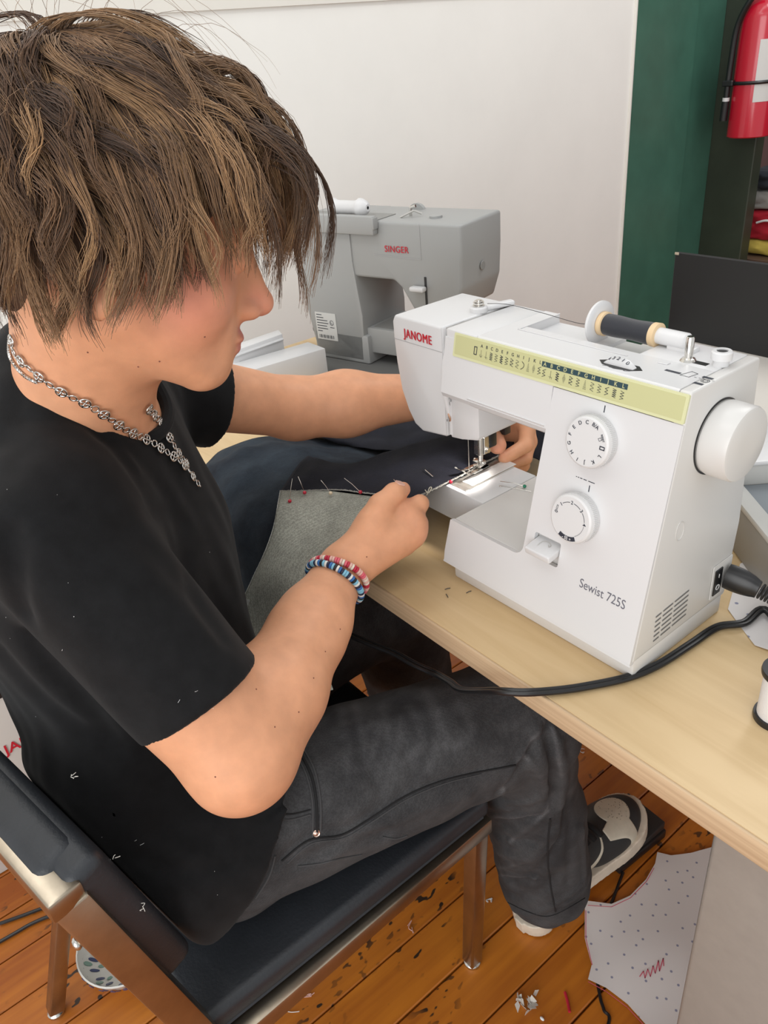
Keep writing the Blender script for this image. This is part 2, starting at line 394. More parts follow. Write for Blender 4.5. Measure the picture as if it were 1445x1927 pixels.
# slanted front plane: origin at lower right corner, u to the right (+x), v up the slope
SL0 = Vector((0, -.004, .022)); SLv = Vector((0, .0521, .2666)); SLL = SLv.length; SLvn = SLv.normalized()
FP = ZT @ plane_mtx(SL0, (1, 0, 0), SLvn)           # local (x, s, height)
def s_of(z): return (z-.022)/.2666*SLL
# base skirt
bm = BM(); box(bm, (-.2545, .002, 0), (0, .157, .028), .003, 2, ZT); frombm('base', bm, white2, sm)
# column behind the front panel
bm = BM(); prism(bm, [(.0045, .022), (.0535, .2870), (.0535, .2750), (.1558, .2750), (.168, .11), (.160, .022)], -.1465, -.0008, 'x', 0, 2, ZT); frombm('column', bm, white2, sm, angle=20)
# right end cover
bm = BM(); prism(bm, [(-.0008, .0225), (.0486, .2886), (.1565, .2886), (.1690, .11), (.161, .0225)], -.012, 0, 'x', .0022, 3, ZT); endc = frombm('end_cover', bm, white2, sm)
# front panel: one L shaped plate with the lever opening
cr = .013; outer = [(-.0006, 0), (-.0006, s_of(.2605)), (-.1418, s_of(.2605))]
sb = s_of(BED+.0012); cx0, cy0 = -.1495-cr, sb+cr
outer += [(-.1495+.0077*(1-(k/6)), cy0+(s_of(.2605)-cy0)*(1-k/6)) for k in range(1, 7)]
for k in range(1, 7):
    a = math.radians(-90*k/6); outer.append((cx0+cr*math.cos(a), cy0+cr*math.sin(a)))
outer += [(-.2620, sb), (-.2660, .012), (-.2655, 0)]
lev = rrect(-.137, s_of(.0825), -.1025, s_of(.110), .003)
bm = BM(); plate(bm, outer, [lev], -.006, 0, FP); fp = frombm('front_panel', bm, white, sm, angle=40)
bm = BM(); strip(bm, [(-.0006, -.0005), (-.2655, -.0005)], .0022, FP); frombm('panel_edge', bm, white, fp)
# bed block and free arm
bm = BM(); prism(bm, [(.0035, .022), (.0125, BED), (.157, BED), (.157, .022)], -.2615, -.1460, 'x', .0012, 1, ZT); frombm('bed', bm, white2, sm)
bm = BM(); prism(bm, [(-.262, .028), (-.392, .028), (-.402, .036), (-.402, BED-.006), (-.398, BED), (-.262, BED)], .0605, .156, 'y', .0015, 2, ZT); frombm('free_arm', bm, white, sm)
# needle plate with slide cover
bm = BM(); box(bm, (-.350, .0665, BED), (-.2985, .0735, BED+.0011), .0004, 1, ZT); box(bm, (-.350, .0735, BED), (-.2975, .154, BED+.0011), .0004, 1, ZT); npl = frombm('needle_plate', bm, mat('plate_steel', (.62, .60, .56), .32, metal=.9), sm)
bm = BM()
for k in range(4): strip(bm, [(-.3335+k*.006, .086), (-.3335+k*.006, .118)], .0012, ZT @ Matrix.Translation((0, 0, BED+.0012)))
frombm('feed_dog', bm, black, npl)
bm = BM(); box(bm, (-.3195, .080, BED+.0011), (-.2995, .160, BED+.0021), .0004, 1, ZT); frombm('slide_cover', bm, white2, npl)
# arm
bm = BM(); prism(bm, [(.0372, .2125), (.0345, .2180), (.0455, .2790), (.1558, .2790), (.1558, .2125)], -.2984, -.1425, 'x', 0, 1, ZT); arm = frombm('arm', bm, white, sm, angle=30)
bm = BM(); prism(bm, [(.0340, .2210), (.0372, .2125), (.0450, .2068), (.150, .2068), (.1558, .2125), (.1558, .2210)], -.2560, -.1460, 'x', 0, 1, ZT); frombm('arm_underside', bm, white, arm, angle=60)
# top covers: front strip, left cap and right block leave an open spool bay at the back
bm = BM(); prism(bm, [(.0470, .2800), (.0482, .2866), (.0502, .2886), (.1015, .2886), (.1015, .2500), (.0470, .2500)], -.2309, -.0120, 'x', 0, 1, ZT)
prism(bm, [(.0470, .2770), (.0482, .2866), (.0502, .2886), (.1558, .2886), (.1558, .2770)], -.2514, -.2309, 'x', 0, 1, ZT)
frombm('top_cover', bm, white, sm, angle=40)
bm = BM(); prism(bm, [(-.0120, .2886), (-.0890, .2886), (-.0925, .2855), (-.1010, .2660), (-.1010, .2400), (-.0120, .2400)], .1015, .1565, 'y', .0012, 2, ZT); frombm('spool_block', bm, white, sm, angle=40)
# head: needle side and removable face cover either side of the thread slit
hp = [(-.2515, .2886), (-.2515, .1700), (-.2540, .1655), (-.2800, .1590), (-.2985, .1565), (-.2985, .2886)]
bm = BM(); prism(bm, hp, .0468, .1558, 'y', .0018, 2, ZT); head = frombm('head', bm, white, sm, angle=40)
hc = [(-.3035, .2890), (-.3035, .1560), (-.3480, .1500), (-.3620, .1560), (-.3730, .1720), (-.3830, .1960), (-.3885, .2300), (-.3905, .2620), (-.3905, .2810), (-.3860, .2890)]
bm = BM(); prism(bm, hc, .0448, .1566, 'y', .0030, 3, ZT); fc = frombm('face_cover', bm, white, sm, angle=40)
bm = BM(); box(bm, (-.3040, .052, .158), (-.2975, .150, .2870), 0, 1, ZT); frombm('thread_slit', bm, mat('slit_grey', (.35, .34, .33), .6), head)
bm = BM(); box(bm, (-.2995, .0461, .160), (-.2955, .0473, .2800), .0003, 1, ZT); frombm('slit_rim', bm, white, head)
bm = BM(); tube(bm, spline([(-.301, .049, T+.262), (-.3008, .0445, T+.245), (-.3005, .0435, T+.225), (-.3, .0440, T+.205), (-.299, .0465, T+.184)], 6), [.0035*(.7+.5*math.sin(i/24*3.1)) for i in range(25)], 10); frombm('take_up_lever', bm, white, head)
bm = BM(); tube(bm, spline([(-.3002, .0455, T+.192), (-.2975, .0440, T+.186), (-.2965, .0450, T+.181), (-.2985, .0460, T+.178)], 4), .0012, 6); frombm('thread_hook', bm, mat('copper', (.7, .42, .28), .35, metal=.8), head)
FH = ZT @ plane_mtx((0, .0446, 0), (1, 0, 0), (0, 0, 1))     # face cover plane, (x,z)
bm = BM(); strip(bm, [(-.3900, .2602), (-.3045, .2602)], .0006, FH); strip(bm, [(-.3038, .157), (-.3038, .2885)], .0004, FH); frombm('cover_seam', bm, mat('seam_grey', (.42, .42, .43), .6), fc)
bm = BM(); [text(bm, 'JANOME', .0148, FH @ Matrix.Translation((-.3455+dx_, .2700, .0002+dz_)), 0, sx=.80, spc=1.12) for dx_, dz_ in ((0, 0), (.0005, .00012), (.0010, .00024))]; frombm('lettering', bm, redink, fc)
bm = BM()
for tx, x_, z_, s_ in (('5', -.2925, .2665, .004), ('3', -.2935, .205, .004), ('5', -.3015, .178, .0035)):
    text(bm, tx, s_, ZT @ plane_mtx((x_, .0445, z_), (1, 0, 0), (0, 0, 1)))
strip(bm, [(-.2955, .199), (-.2965, .204), (-.2962, .208), (-.294, .2085), (-.2935, .206)], .0006, ZT @ plane_mtx((0, .0445, 0), (1, 0, 0), (0, 0, 1)))
tag(frombm('thread_guide_marks', bm, ink, head), kind='stuff')
# olive chart strip along arm and column
olive = mat('olive_panel', (.56, .56, .30), .35)
s0, s1 = s_of(.2615), s_of(.2868)
bm = BM(); plate(bm, rrect(-.2840, s0, -.0006, s1, .0015), [], -.001, .0012, FP); chart = frombm('stitch_chart', bm, mat('olive_edge', (.66, .67, .40), .3), sm)
bm = BM(); plate(bm, rrect(-.2815, s0+.0028, -.0035, s1-.0022, .001), [], .0012, .0014, FP); frombm('chart_face', bm, olive, chart)
FPt = FP @ Matrix.Translation((0, 0, .00155))
bm = BM(); plate(bm, [(-.1590, s0+.0158), (-.0600, s0+.0158), (-.0600, s0+.0208), (-.1590, s0+.0208)], [], .0014, .0016, FP); band = frombm('chart_band', bm, mat('slate_band', (.035, .07, .085), .4), chart)
sw = .00045; bm1 = BM(); bm2 = BM()
def stitch(bm, x, y, k, h=.0078):
    w = .0019; zz = lambda n, a=w: [(x+(a if i % 2 else -a), y+h/2-h*i/n) for i in range(n+1)]
    k = k % 12
    if k == 0: strip(bm, [(x, y+h/2), (x, y-h/2)], sw*.7, FPt); strip(bm, [(x-w, y-.001), (x-w*.6, y-.003), (x+w*.6, y-.003), (x+w, y-.001)], sw*.6, FPt)
    elif k == 1: strip(bm, [(x, y+h/2), (x, y-h/2)], sw*.7, FPt); strip(bm, [(x-w, y-.0022), (x+w, y-.0022), (x+w, y-.004)], sw*.6, FPt)
    elif k == 2: strip(bm, zz(9), sw, FPt)
    elif k == 3: strip(bm, zz(6), sw*.8, FPt)
    elif k == 4: strip(bm, zz(7, w*.9), sw*1.5, FPt)
    elif k == 5: strip(bm, [(x-w, y+h/2), (x+w, y+h/3), (x-w, y+h/6), (x+w, y), (x-w, y-h/6), (x+w, y-h/3), (x-w, y-h/2)], sw*.9, FPt)
    elif k == 6: strip(bm, zz(5), sw*1.1, FPt); strip(bm, [(x-w, y+h/2), (x-w, y-h/2)], sw*.4, FPt)
    elif k == 7: strip(bm, spline([(x-w, y+h/2), (x+w, y+h/3), (x-w, y+h/9), (x+w, y-h/9), (x-w, y-h/3), (x+w, y-h/2)], 4), sw*.8, FPt)
    elif k == 8: strip(bm, spline([(x-w*.6, y+h/2), (x+w*.9, y+h/5), (x+w*.6, y-h/5), (x-w, y-h/2)], 5), sw*1.3, FPt)
    elif k == 9:
        for i in range(7): strip(bm, [(x-w*(.2+.12*i), y+h/2-h*i/6), (x+w*(.2+.12*i), y+h/2-h*i/6)], sw*.7, FPt)
    elif k == 10:
        for i in range(8): a = w*(1-abs(i-3.5)/4.2); strip(bm, [(x-a, y+h/2-h*i/7), (x+a, y+h/2-h*i/7)], sw*.7, FPt)
    else: strip(bm, [(x+w, y+h/2), (x-w, y+h/4), (x+w*.6, y+h/10), (x-w, y-h/8), (x+w, y-h/4), (x-w, y-h/2)], sw, FPt)
LET = 'ABCDEFGHIJKL'
for i, c in enumerate(LET):
    x_ = -.2415+i*.0073; text(bm1, c, .0046, FPt @ Matrix.Translation((x_, s0+.0188, 0))); stitch(bm1, x_, s0+.0108, i)
    x_ = -.1550+i*.00825; text(bm2, c, .0052, FPt @ Matrix.Translation((x_, s0+.0183, .0002)), .012); stitch(bm1, x_, s0+.0098, [11, 1, 4, 10, 6, 5, 9, 7, 3, 11, 2, 5][i])
strip(bm1, [(-.2518, s0+.0085), (-.2482, s0+.0085), (-.2482, s0+.0165), (-.2518, s0+.0165)], .0009, FPt, closed=True)
frombm('chart_symbols', bm1, ink, chart, smooth=False); frombm('band_letters', bm2, olive, band, smooth=False)
# dials
dialm = mat('dial_plastic', (.68, .68, .68), .38)
def dial(u, s, name):
    mt = FP @ Matrix.Translation((u, s, 0)); R = .0252
    bm = BM(); lathe(bm, [(R*.96, -.002), (R*.985, .0), (R, .002), (R, .0105), (R-.0008, .0128), (R-.0026, .0140), (0, .0140)], 64, mt)
    d = frombm(name, bm, dialm, sm, angle=25)
    bm = BM()
    for k in range(90):
        a = 2*math.pi*k/90; c, s_ = math.cos(a), math.sin(a)
        box(bm, (R-.0002, -.0004, .003), (R+.0005, .0004, .0095), 0, 1, mt @ Matrix.Rotation(a, 4, 'Z'))
    frombm('grip_ridges', bm, dialm, d, smooth=False)
    return d, mt @ Matrix.Translation((0, 0, .0142))
p1_ = (-.0845, s_of(.2235)); p2_ = (-.0875, s_of(.1455))
d1, F1 = dial(*p1_, 'pattern_dial'); d2, F2 = dial(*p2_, 'stitch_length_dial')
bm = BM()
for c, a in (('B/A', 68), ('C', 97), ('D', 121), ('E', 146), ('F', 171), ('G', 197), ('H', 224), ('I', 251), ('J', 276), ('K', 306), ('L', 334)):
    r = .0192; text(bm, c, .0052, F1 @ Matrix.Rotation(math.radians(a), 4, 'Z') @ Matrix.Translation((r, 0, 0)) @ Matrix.Rotation(math.radians(-90), 4, 'Z'), .006)
text(bm, 'RESET', .0028, F1 @ Matrix.Rotation(math.radians(28), 4, 'Z') @ Matrix.Translation((.0192, 0, 0)) @ Matrix.Rotation(math.radians(-90), 4, 'Z'), .01)
strip(bm, [(.0125, .0075), (.0150, .0090), (.0165, .0070), (.0140, .0055)], .0004, F1, closed=True)
strip(bm, [(.0160, -.0015), (.0208, -.0015), (.0208, .0012), (.0160, .0012)], .0009, F1, closed=True)
frombm('dial_letters', bm, ink, d1, smooth=False)
bm = BM(); r = .0172
for c, a in (('0', 172), ('1', 137), ('2', 92), ('3', 48), ('4', 2)):
    text(bm, c, .0052, F2 @ Matrix.Rotation(math.radians(a), 4, 'Z') @ Matrix.Translation((r, 0, 0)) @ Matrix.Rotation(math.radians(-90), 4, 'Z'), .004)
for a0, a1 in ((130, 100), (84, 55), (41, 10)):
    strip(bm, [(r*math.cos(math.radians(a)), r*math.sin(math.radians(a))) for a in np.linspace(a0, a1, 8)], .0005, F2)
for a in np.arange(-6, -58, -5): strip(bm, [(r*math.cos(math.radians(a)), r*math.sin(math.radians(a))), (r*math.cos(math.radians(a-2)), r*math.sin(math.radians(a-2)))], .0005, F2)
strip(bm, [(-.0178, .0045), (-.0164, .0045), (-.0158, .0092), (-.0172, .0092)], .0004, F2, closed=True)
frombm('dial_numbers', bm, ink, d2, smooth=False)
bm = BM(); arc = [(q*math.cos(math.radians(a)), q*math.sin(math.radians(a))) for q, aa in ((.0222, range(-118, -61, 8)), (.0178, range(-62, -119, -8))) for a in aa]
plate(bm, arc, [], .00005, .0002, F2); bandss = frombm('stretch_band', bm, ink, d2, smooth=False)
bm = BM(); text(bm, '- SS +', .0046, F2 @ Matrix.Rotation(math.radians(-90), 4, 'Z') @ Matrix.Translation((.0200, 0, .0003)) @ Matrix.Rotation(math.radians(90), 4, 'Z'), .01); frombm('stretch_letters', bm, white, bandss, smooth=False)
bm = BM(); strip(bm, [(p1_[0]+.004, p1_[1]+.0285), (p1_[0]+.004, p1_[1]+.0345)], .0011, FP); strip(bm, [(p2_[0]+.006, p2_[1]+.0285), (p2_[0]+.006, p2_[1]+.0345)], .0011, FP)
for a, b in ((-.004, -.0034), (-.0022, -.0012), (0, .0018), (.0032, .006), (.0078, .0135)): strip(bm, [(p2_[0]-.006+a*1.25, p2_[1]+.0385), (p2_[0]-.006+b*1.25, p2_[1]+.0385)], .0008, FP)
tag(frombm('dial_marks', bm, ink, fp, smooth=False), kind='stuff')
# reverse lever
bm = BM(); box(bm, (-.136, s_of(.083), -.020), (-.1035, s_of(.1095), -.010), 0, 1, FP); frombm('lever_recess', bm, mat('recess_grey', (.45, .45, .45), .6), fp)
LV = FP @ Matrix.Translation((-.1200, s_of(.0985), 0)) @ Matrix.Rotation(math.radians(20), 4, 'X')
bm = BM(); box(bm, (-.0165, -.0045, -.014), (.0165, .0040, .0155), .0018, 3, LV); lv = frombm('reverse_lever', bm, white, sm)
bm = BM(); strip(bm, spline([(-.006, -.004), (-.006, .0035), (0, .006), (.0055, .0035), (.0055, .0005), (.003, .0025)], 4), .0012, LV @ plane_mtx((0, .0041, .002), (1, 0, 0), (0, 0, -1))); frombm('lever_mark', bm, white2, lv, smooth=False)
bm = BM(); text(bm, 'Sewist 725S', .0142, FP @ Matrix.Translation((-.0455, s_of(.0795), .0002)), -.006, sx=.80); frombm('model_lettering', bm, mat('grey_print', (.13, .13, .16), .5), fp, smooth=False)
# handwheel
HW = ZT @ plane_mtx((.001, .0985, .2310), (0, 1, 0), (0, 0, 1))
bm = BM(); lathe(bm, [(.030, 0), (.0342, .0005), (.0352, .004), (.0350, .0245), (.0338, .0270), (.0315, .0280), (.012, .0288), (0, .0288)], 64, HW); hw = frombm('handwheel', bm, white2, sm, angle=30)
bm = BM(); lathe(bm, [(.0345, -.0014), (.0362, -.0014), (.0362, -.0004), (.0345, -.0004)], 64, HW, cap=False); frombm('wheel_gap', bm, black, hw)
# end cover details: vent, switch, socket plate
ES = ZT @ plane_mtx((.0003, 0, 0), (0, 1, 0), (0, 0, 1))
bm = BM(); gy = mat('vent_dark', (.16, .155, .15), .7)
for j in range(6):
    zz = .0325+j*.0060
    for a, b in ((.0320, .0400), (.0440, .0590), (.0630, .0860)): strip(bm, [(a, zz+(a-.032)*.06), (b, zz+(b-.032)*.06)], .0018, ES)
frombm('vent_slots', bm, gy, endc, smooth=False)
bm = BM(); plate(bm, rrect(.1290, .0300, .1640, .0720, .0012), [], 0, .0008, ES); spl = frombm('socket_plate', bm, white2, endc, smooth=False)
bm = BM(); box(bm, (.1320, .0340, .0008), (.1455, .0660, .0022), .0006, 1, ES); swt = frombm('power_switch', bm, black, spl)
bm = BM(); text(bm, 'I', .007, ES @ Matrix.Translation((.1388, .0575, .0024))); text(bm, 'O', .0095, ES @ Matrix.Translation((.1388, .0430, .0024))); frombm('switch_marks', bm, mat('white_print', (.8, .8, .8), .5), swt, smooth=False)
bm = BM(); lathe(bm, [(.0105, -.0006), (.0105, .0002), (.0098, .0002), (.0098, -.0006)], 24, ES @ Matrix.Translation((.0560, .1495, 0)) @ Matrix.Diagonal((.62, 1, 1, 1)), cap=False); frombm('screw_cap', bm, mat('seam_grey2', (.6, .59, .57), .6), endc)
# top details
TP = ZT @ plane_mtx((0, 0, .2887), (1, 0, 0), (0, 1, 0))
bm = BM(); box(bm, (-.2310, .0885, .2886), (-.0935, .0905, .2894), .0003, 1, ZT); box(bm, (-.2320, .0885, .2886), (-.2300, .1560, .2894), .0003, 1, ZT); frombm('top_rib', bm, white, sm)
bm = BM(); lathe(bm, [(.020, -.0035), (.0222, -.003), (.0222, .003), (.020, .0035)], 48, ZT @ plane_mtx((-.0840, .0650, .2735), (1, 0, 0), (0, 0, 1)), cap=True); tw = frombm('tension_wheel', bm, white, sm)
bm = BM()
for i, c in enumerate('43210'):
    a = math.radians(116-13*i); text(bm, c, .006, ZT @ plane_mtx((-.0840+.0225*math.cos(a), .0625, .2735+.0225*math.sin(a)), (math.sin(a), 0, -math.cos(a)), (0, .9, .35)))
frombm('wheel_numbers', bm, ink, tw, smooth=False)
bm = BM(); strip(bm, [(-.0965+.004*i, .0562+(.0022 if i % 2 else 0)) for i in range(8)], .0006, TP)
strip(bm, [(-.0455, .0800), (-.0325, .0800)], .0036, TP); strip(bm, [(-.030, .0770), (-.0215, .0770), (-.0195, .088), (-.0265, .090)], .0006, TP, closed=True)
for k in range(5): strip(bm, [(-.018+.004*k, .080+.0004*k), (-.016+.004*k, .080+.0004*k)], .0005, TP)
strip(bm, [(-.0120, .0850), (-.0045, .0850)], .0036, TP); strip(bm, [(-.0105, .0690), (-.0040, .0690)], .0036, TP)
for rr_ in (.0022, .0036): strip(bm, [(.0+-.0060+rr_*math.cos(a), .0775+rr_*math.sin(a)) for a in np.linspace(0, 6.28, 14)], .0005, TP)
tag(frombm('winding_diagram', bm, ink, sm, smooth=False), kind='stuff')
bm = BM(); plate(bm, [(-.1075, .0660), (-.0995, .0590), (-.0840, .0555), (-.0685, .0590), (-.0605, .0660), (-.0685, .0730), (-.0995, .0730)], [], 0, .0002, TP); frombm('wheel_slot', bm, black, sm, smooth=False)
bm = BM(); box(bm, (-.0620, .0905, .2886), (-.0520, .0965, .2896), .0004, 1, ZT); frombm('top_notch', bm, white, sm)
# thread guide with tension disc
bm = BM(); box(bm, (-.3120, .1060, .2886), (-.3010, .1550, .2945), .0025, 3, ZT @ Matrix.Translation((-.303, .13, 0)) @ Matrix.Rotation(math.radians(-16), 4, 'Z') @ Matrix.Translation((.303, -.13, 0)))
lathe(bm, [(0, .2886), (.0105, .2886), (.0105, .2935), (.0090, .2950), (0, .2950)], 28, ZT @ Matrix.Translation((-.3130, .1120, 0))); tg = frombm('thread_guide', bm, white, sm)
bm = BM()
for z0, r_ in ((.2952, .0068), (.2970, .0056), (.2984, .0064), (.3000, .0050)): lathe(bm, [(0, z0), (r_, z0), (r_, z0+.0011), (0, z0+.0011)], 24, ZT @ Matrix.Translation((-.3130, .1120, 0)))
lathe(bm, [(0, .295), (.003, .295), (.003, .3022), (0, .3022)], 12, ZT @ Matrix.Translation((-.3130, .1120, 0))); frombm('tension_disc', bm, chromeS, tg)
bm = BM(); strip(bm, [(-.318, .0560), (-.3220, .1040)], .0008, TP); strip(bm, [(-.3075, .0520), (-.3160, .1100)], .0006, TP); strip(bm, [(-.298, .056), (-.3000, .0760)], .0006, TP)
strip(bm, [(-.331, .100), (-.334, .118), (-.331, .120), (-.329, .108)], .0005, TP); frombm('guide_marks', bm, gy, sm, smooth=False)
# bobbin winder
bm = BM(); lathe(bm, [(0, .2886), (.0075, .2886), (.0060, .2908), (.0038, .2915), (.0038, .3100), (.0030, .3112), (.0022, .3112), (.0022, .3075), (0, .3075)], 20, ZT @ Matrix.Translation((-.0445, .1120, 0))); bw = frombm('winder_spindle', bm, chromeS, sm)
bm = BM(); box(bm, (-.0480, .1085, .2886), (-.0250, .1155, .2890), .0002, 1, ZT); frombm('spindle_slot', bm, black, bw)
bm = BM(); lathe(bm, [(0, .2886), (.0070, .2886), (.0070, .2935), (.0092, .2945), (.0092, .3010), (.0080, .3022), (.0050, .3022), (.0050, .3005), (0, .3005)], 28, ZT @ Matrix.Translation((-.0165, .1185, 0))); ws = frombm('winder_stop', bm, white, sm)
bm = BM(); lathe(bm, [(0, .3006), (.0047, .3006), (.0047, .3012), (0, .3012)], 16, ZT @ Matrix.Translation((-.0165, .1185, 0))); frombm('stop_hole', bm, black, ws)
# horizontal spool pin with its holder
SY, SZ = .1330, .2975
SPX = ZT @ plane_mtx((0, SY, SZ), (0, 1, 0), (0, 0, 1))     # local z -> +x
bm = BM(); lathe(bm, [(0, -.090), (.0080, -.090), (.0080, -.060), (.0065, -.058), (0, -.058)], 20, SPX); lathe(bm, [(0, -.176), (.0022, -.1755), (.0030, -.172), (.0030, -.089), (0, -.089)], 14, SPX)
box(bm, (-.078, SY-.006, .2860), (-.050, SY+.008, .2930), .002, 2, ZT); spn = frombm('spool_pin', bm, white, sm)
bm = BM(); lathe(bm, [(0, -.1745), (.0040, -.174), (.0050, -.170), (.0050, -.165), (.0200, -.163), (.0222, -.161), (.0222, -.1585), (.0190, -.1570), (0, -.1570)], 40, SPX); frombm('spool_cap', bm, white, spn)
# presser bar, foot, needle (needle at NX, NY)
NX, NY = -.3225, .1020
def cyl(bm, a, b, r, seg=16): tube(bm, [a, b], r, seg)
bm = BM(); cyl(bm, (NX+.004, NY+.012, T+.105), (NX+.004, NY+.012, T+.170), .0036); box(bm, (NX-.0015, NY+.005, T+.103), (NX+.0105, NY+.018, T+.128), .0012, 1); pb = frombm('presser_bar', bm, chromeS, sm)
bm = BM(); box(bm, (NX+.010, NY+.008, T+.106), (NX+.0150, NY+.017, T+.130), .0008, 1); cyl(bm, (NX+.012, NY+.0125, T+.112), (NX+.019, NY+.0125, T+.112), .0032, 14); frombm('foot_holder', bm, chromeS, pb)
bm = BM(); box(bm, (NX+.0010, NY+.016, T+.112), (NX+.0165, NY+.030, T+.138), .0025, 2); cyl(bm, (NX+.006, NY+.010, T+.140), (NX+.017, NY+.010, T+.140), .005, 14); frombm('needle_clamp', bm, black, pb)
bm = BM(); cyl(bm, (NX-.0015, NY-.004, BED+T+.006), (NX-.0015, NY-.004, T+.172), .0008, 8); cyl(bm, (NX-.0015, NY-.004, T+.128), (NX-.0015, NY-.004, T+.172), .0013, 8); frombm('needle', bm, chromeS, sm)
bm = BM(); fz = T+BED+.0075
box(bm, (NX-.0095, NY-.006, fz), (NX-.0035, NY+.022, fz+.002), .0007, 1); box(bm, (NX+.0035, NY-.006, fz), (NX+.0105, NY+.022, fz+.002), .0007, 1); box(bm, (NX-.0095, NY+.008, fz), (NX+.0105, NY+.022, fz+.002), .0007, 1)
for sx_ in (-.0065, .007): tube(bm, spline([(NX+sx_, NY-.004, fz+.001), (NX+sx_, NY-.012, fz+.0022), (NX+sx_, NY-.019, fz+.007), (NX+sx_, NY-.022, fz+.010)], 5), .0012, 8, flat=(2.2, .8, (0, .3, 1)))
box(bm, (NX-.006, NY+.006, fz+.002), (NX+.008, NY+.018, fz+.011), .0018, 2); cyl(bm, (NX-.008, NY+.0125, fz+.009), (NX+.010, NY+.0125, fz+.009), .0019, 10); cyl(bm, (NX+.003, NY+.012, fz+.010), (NX+.004, NY+.012, T+.106), .0036, 12); frombm('presser_foot', bm, chromeS, sm)
bm = BM(); box(bm, (-.332, .158, T+.112), (-.318, .170, T+.165), .002, 2); box(bm, (-.332, .150, T+.158), (-.318, .170, T+.190), .002, 2); frombm('presser_lever', bm, black, sm)
# sewing lamp behind the needle: its own light
bm = BM(); box(bm, (-.2970, .095, T+.1550), (-.2850, .118, T+.1575), .0008, 1); lampm = mat('lamp_lens', (1, 1, 1), .4); lampm.node_tree.nodes['Principled BSDF'].inputs['Emission Color'].default_value = (1, .93, .86, 1); lampm.node_tree.nodes['Principled BSDF'].inputs['Emission Strength'].default_value = 3; frombm('lamp_lens', bm, lampm, sm)
l = bpy.data.lights.new('sewing_lamp', 'SPOT'); l.energy = 1.3; l.spot_size = math.radians(80); l.spot_blend = .9; l.shadow_soft_size = .008; l.color = (1, .93, .88)
lo = bpy.data.objects.new('sewing_lamp', l); C.objects.link(lo); lo.location = (-.290, .100, T+.1535); lo.rotation_euler = (Vector((-.345, .080, T+BED))-lo.location).to_track_quat('-Z', 'Y').to_euler()

# ---- thread spool on the pin (a thing of its own)
sp = tag(empty('thread_spool', (-.118, SY, T+SZ)), 'black thread spool with cream end caps lying on the machine spool pin', 'thread spool')
bm = BM()
lathe(bm, [(.0031, -.152), (.0088, -.152), (.0095, -.1475), (.0031, -.1475)], 28, SPX, False); frombm('spool_neck', bm, mat('cream_plastic', (.74, .55, .33), .5), sp); bm = BM(); lathe(bm, [(.0031, -.0965), (.0115, -.0965), (.0118, -.0905), (.0100, -.0900), (.0031, -.0900)], 32, SPX, False)
frombm('spool_end', bm, mat('cream_plastic', (.74, .55, .33), .5), sp); bm = BM()
lathe(bm, [(.0118, -.1565), (.0122, -.1560), (.0122, -.1515), (.0100, -.1505)], 32, SPX, False); lathe(bm, [(.0031, -.1565), (.0122, -.1565)], 28, SPX, False)
frombm('spool_core', bm, mat('cream_plastic', (.74, .55, .33), .5), sp)
bm = BM(); pr_ = [(.0088, -.1518)]
for i in range(74): z_ = -.1512+i*.00075; pr_.append((.0104+.00022*(i % 2)+.0004*math.sin(i*.11), z_))
pr_ += [(.0090, -.0962)]; lathe(bm, pr_, 36, SPX, False); frombm('wound_thread', bm, mat('navy_black_thread', (.010, .012, .020), .55, sheen=.3, bump=(500, .3, (6, 1, 1))), sp)
bm = BM(); tube(bm, spline([(-.152, SY-.010, T+SZ+.004), (-.180, SY-.006, T+SZ-.003), (-.230, SY-.004, T+.296), (-.275, .122, T+.300), (-.305, .118, T+.2975)], 10), .00035, 5); frombm('loose_thread', bm, mat('dark_thread', (.05, .05, .05), .7), sp)
# ================================================================ implicit-surface modelling for the figure
class Field:
    def __init__(s): s.ops = []
    def add(s, fn, k=.01, op='u'): s.ops.append((fn, k, op)); return s
    def __call__(s, P, ops=None):
        d = np.full(len(P), 9.0)
        for fn, k, op in (s.ops if ops is None else ops):
            e = fn(P)
            if op == 'u':
                h = np.clip(.5+.5*(d-e)/k, 0, 1); d = d+(e-d)*h-k*h*(1-h)
            elif op == 's':
                h = np.clip(.5-.5*(d+e)/k, 0, 1); d = d+(-e-d)*h+k*h*(1-h)
            elif op == 'i':
                h = np.clip(.5-.5*(e-d)/k, 0, 1); d = e+(d-e)*h+k*h*(1-h)
            elif op == 'd':     # displacement
                d = d+e
        return d
    def cull(s, c, R):
        out = []
        c = np.array([c])
        for fn, k, op in s.ops:
            if op == 'd': out.append((fn, k, op)); continue
            e = float(fn(c)[0])
            if op == 'u' and e > R*1.9+k+.006: continue
            if op == 's' and e > R*1.9+k+.006: continue
            out.append((fn, k, op))
        return out
def rcone(a, b, ra, rb):
    a = np.array(a, float); b = np.array(b, float); ab = b-a; L2 = ab@ab
    def f(P):
        t = np.clip((P-a)@ab/L2, 0, 1); q = P-a-t[:, None]*ab
        return np.sqrt((q*q).sum(1))-(ra+(rb-ra)*t)
    return f
def ell(c, r, R=None):
    c = np.array(c, float); r = np.array(r, float)
    def f(P):
        q = P-c
        if R is not None: q = q@R           # R columns = axes
        k0 = np.sqrt(((q/r)**2).sum(1)); k1 = np.sqrt(((q/(r*r))**2).sum(1))+1e-9
        return k0*(k0-1)/k1
    return f
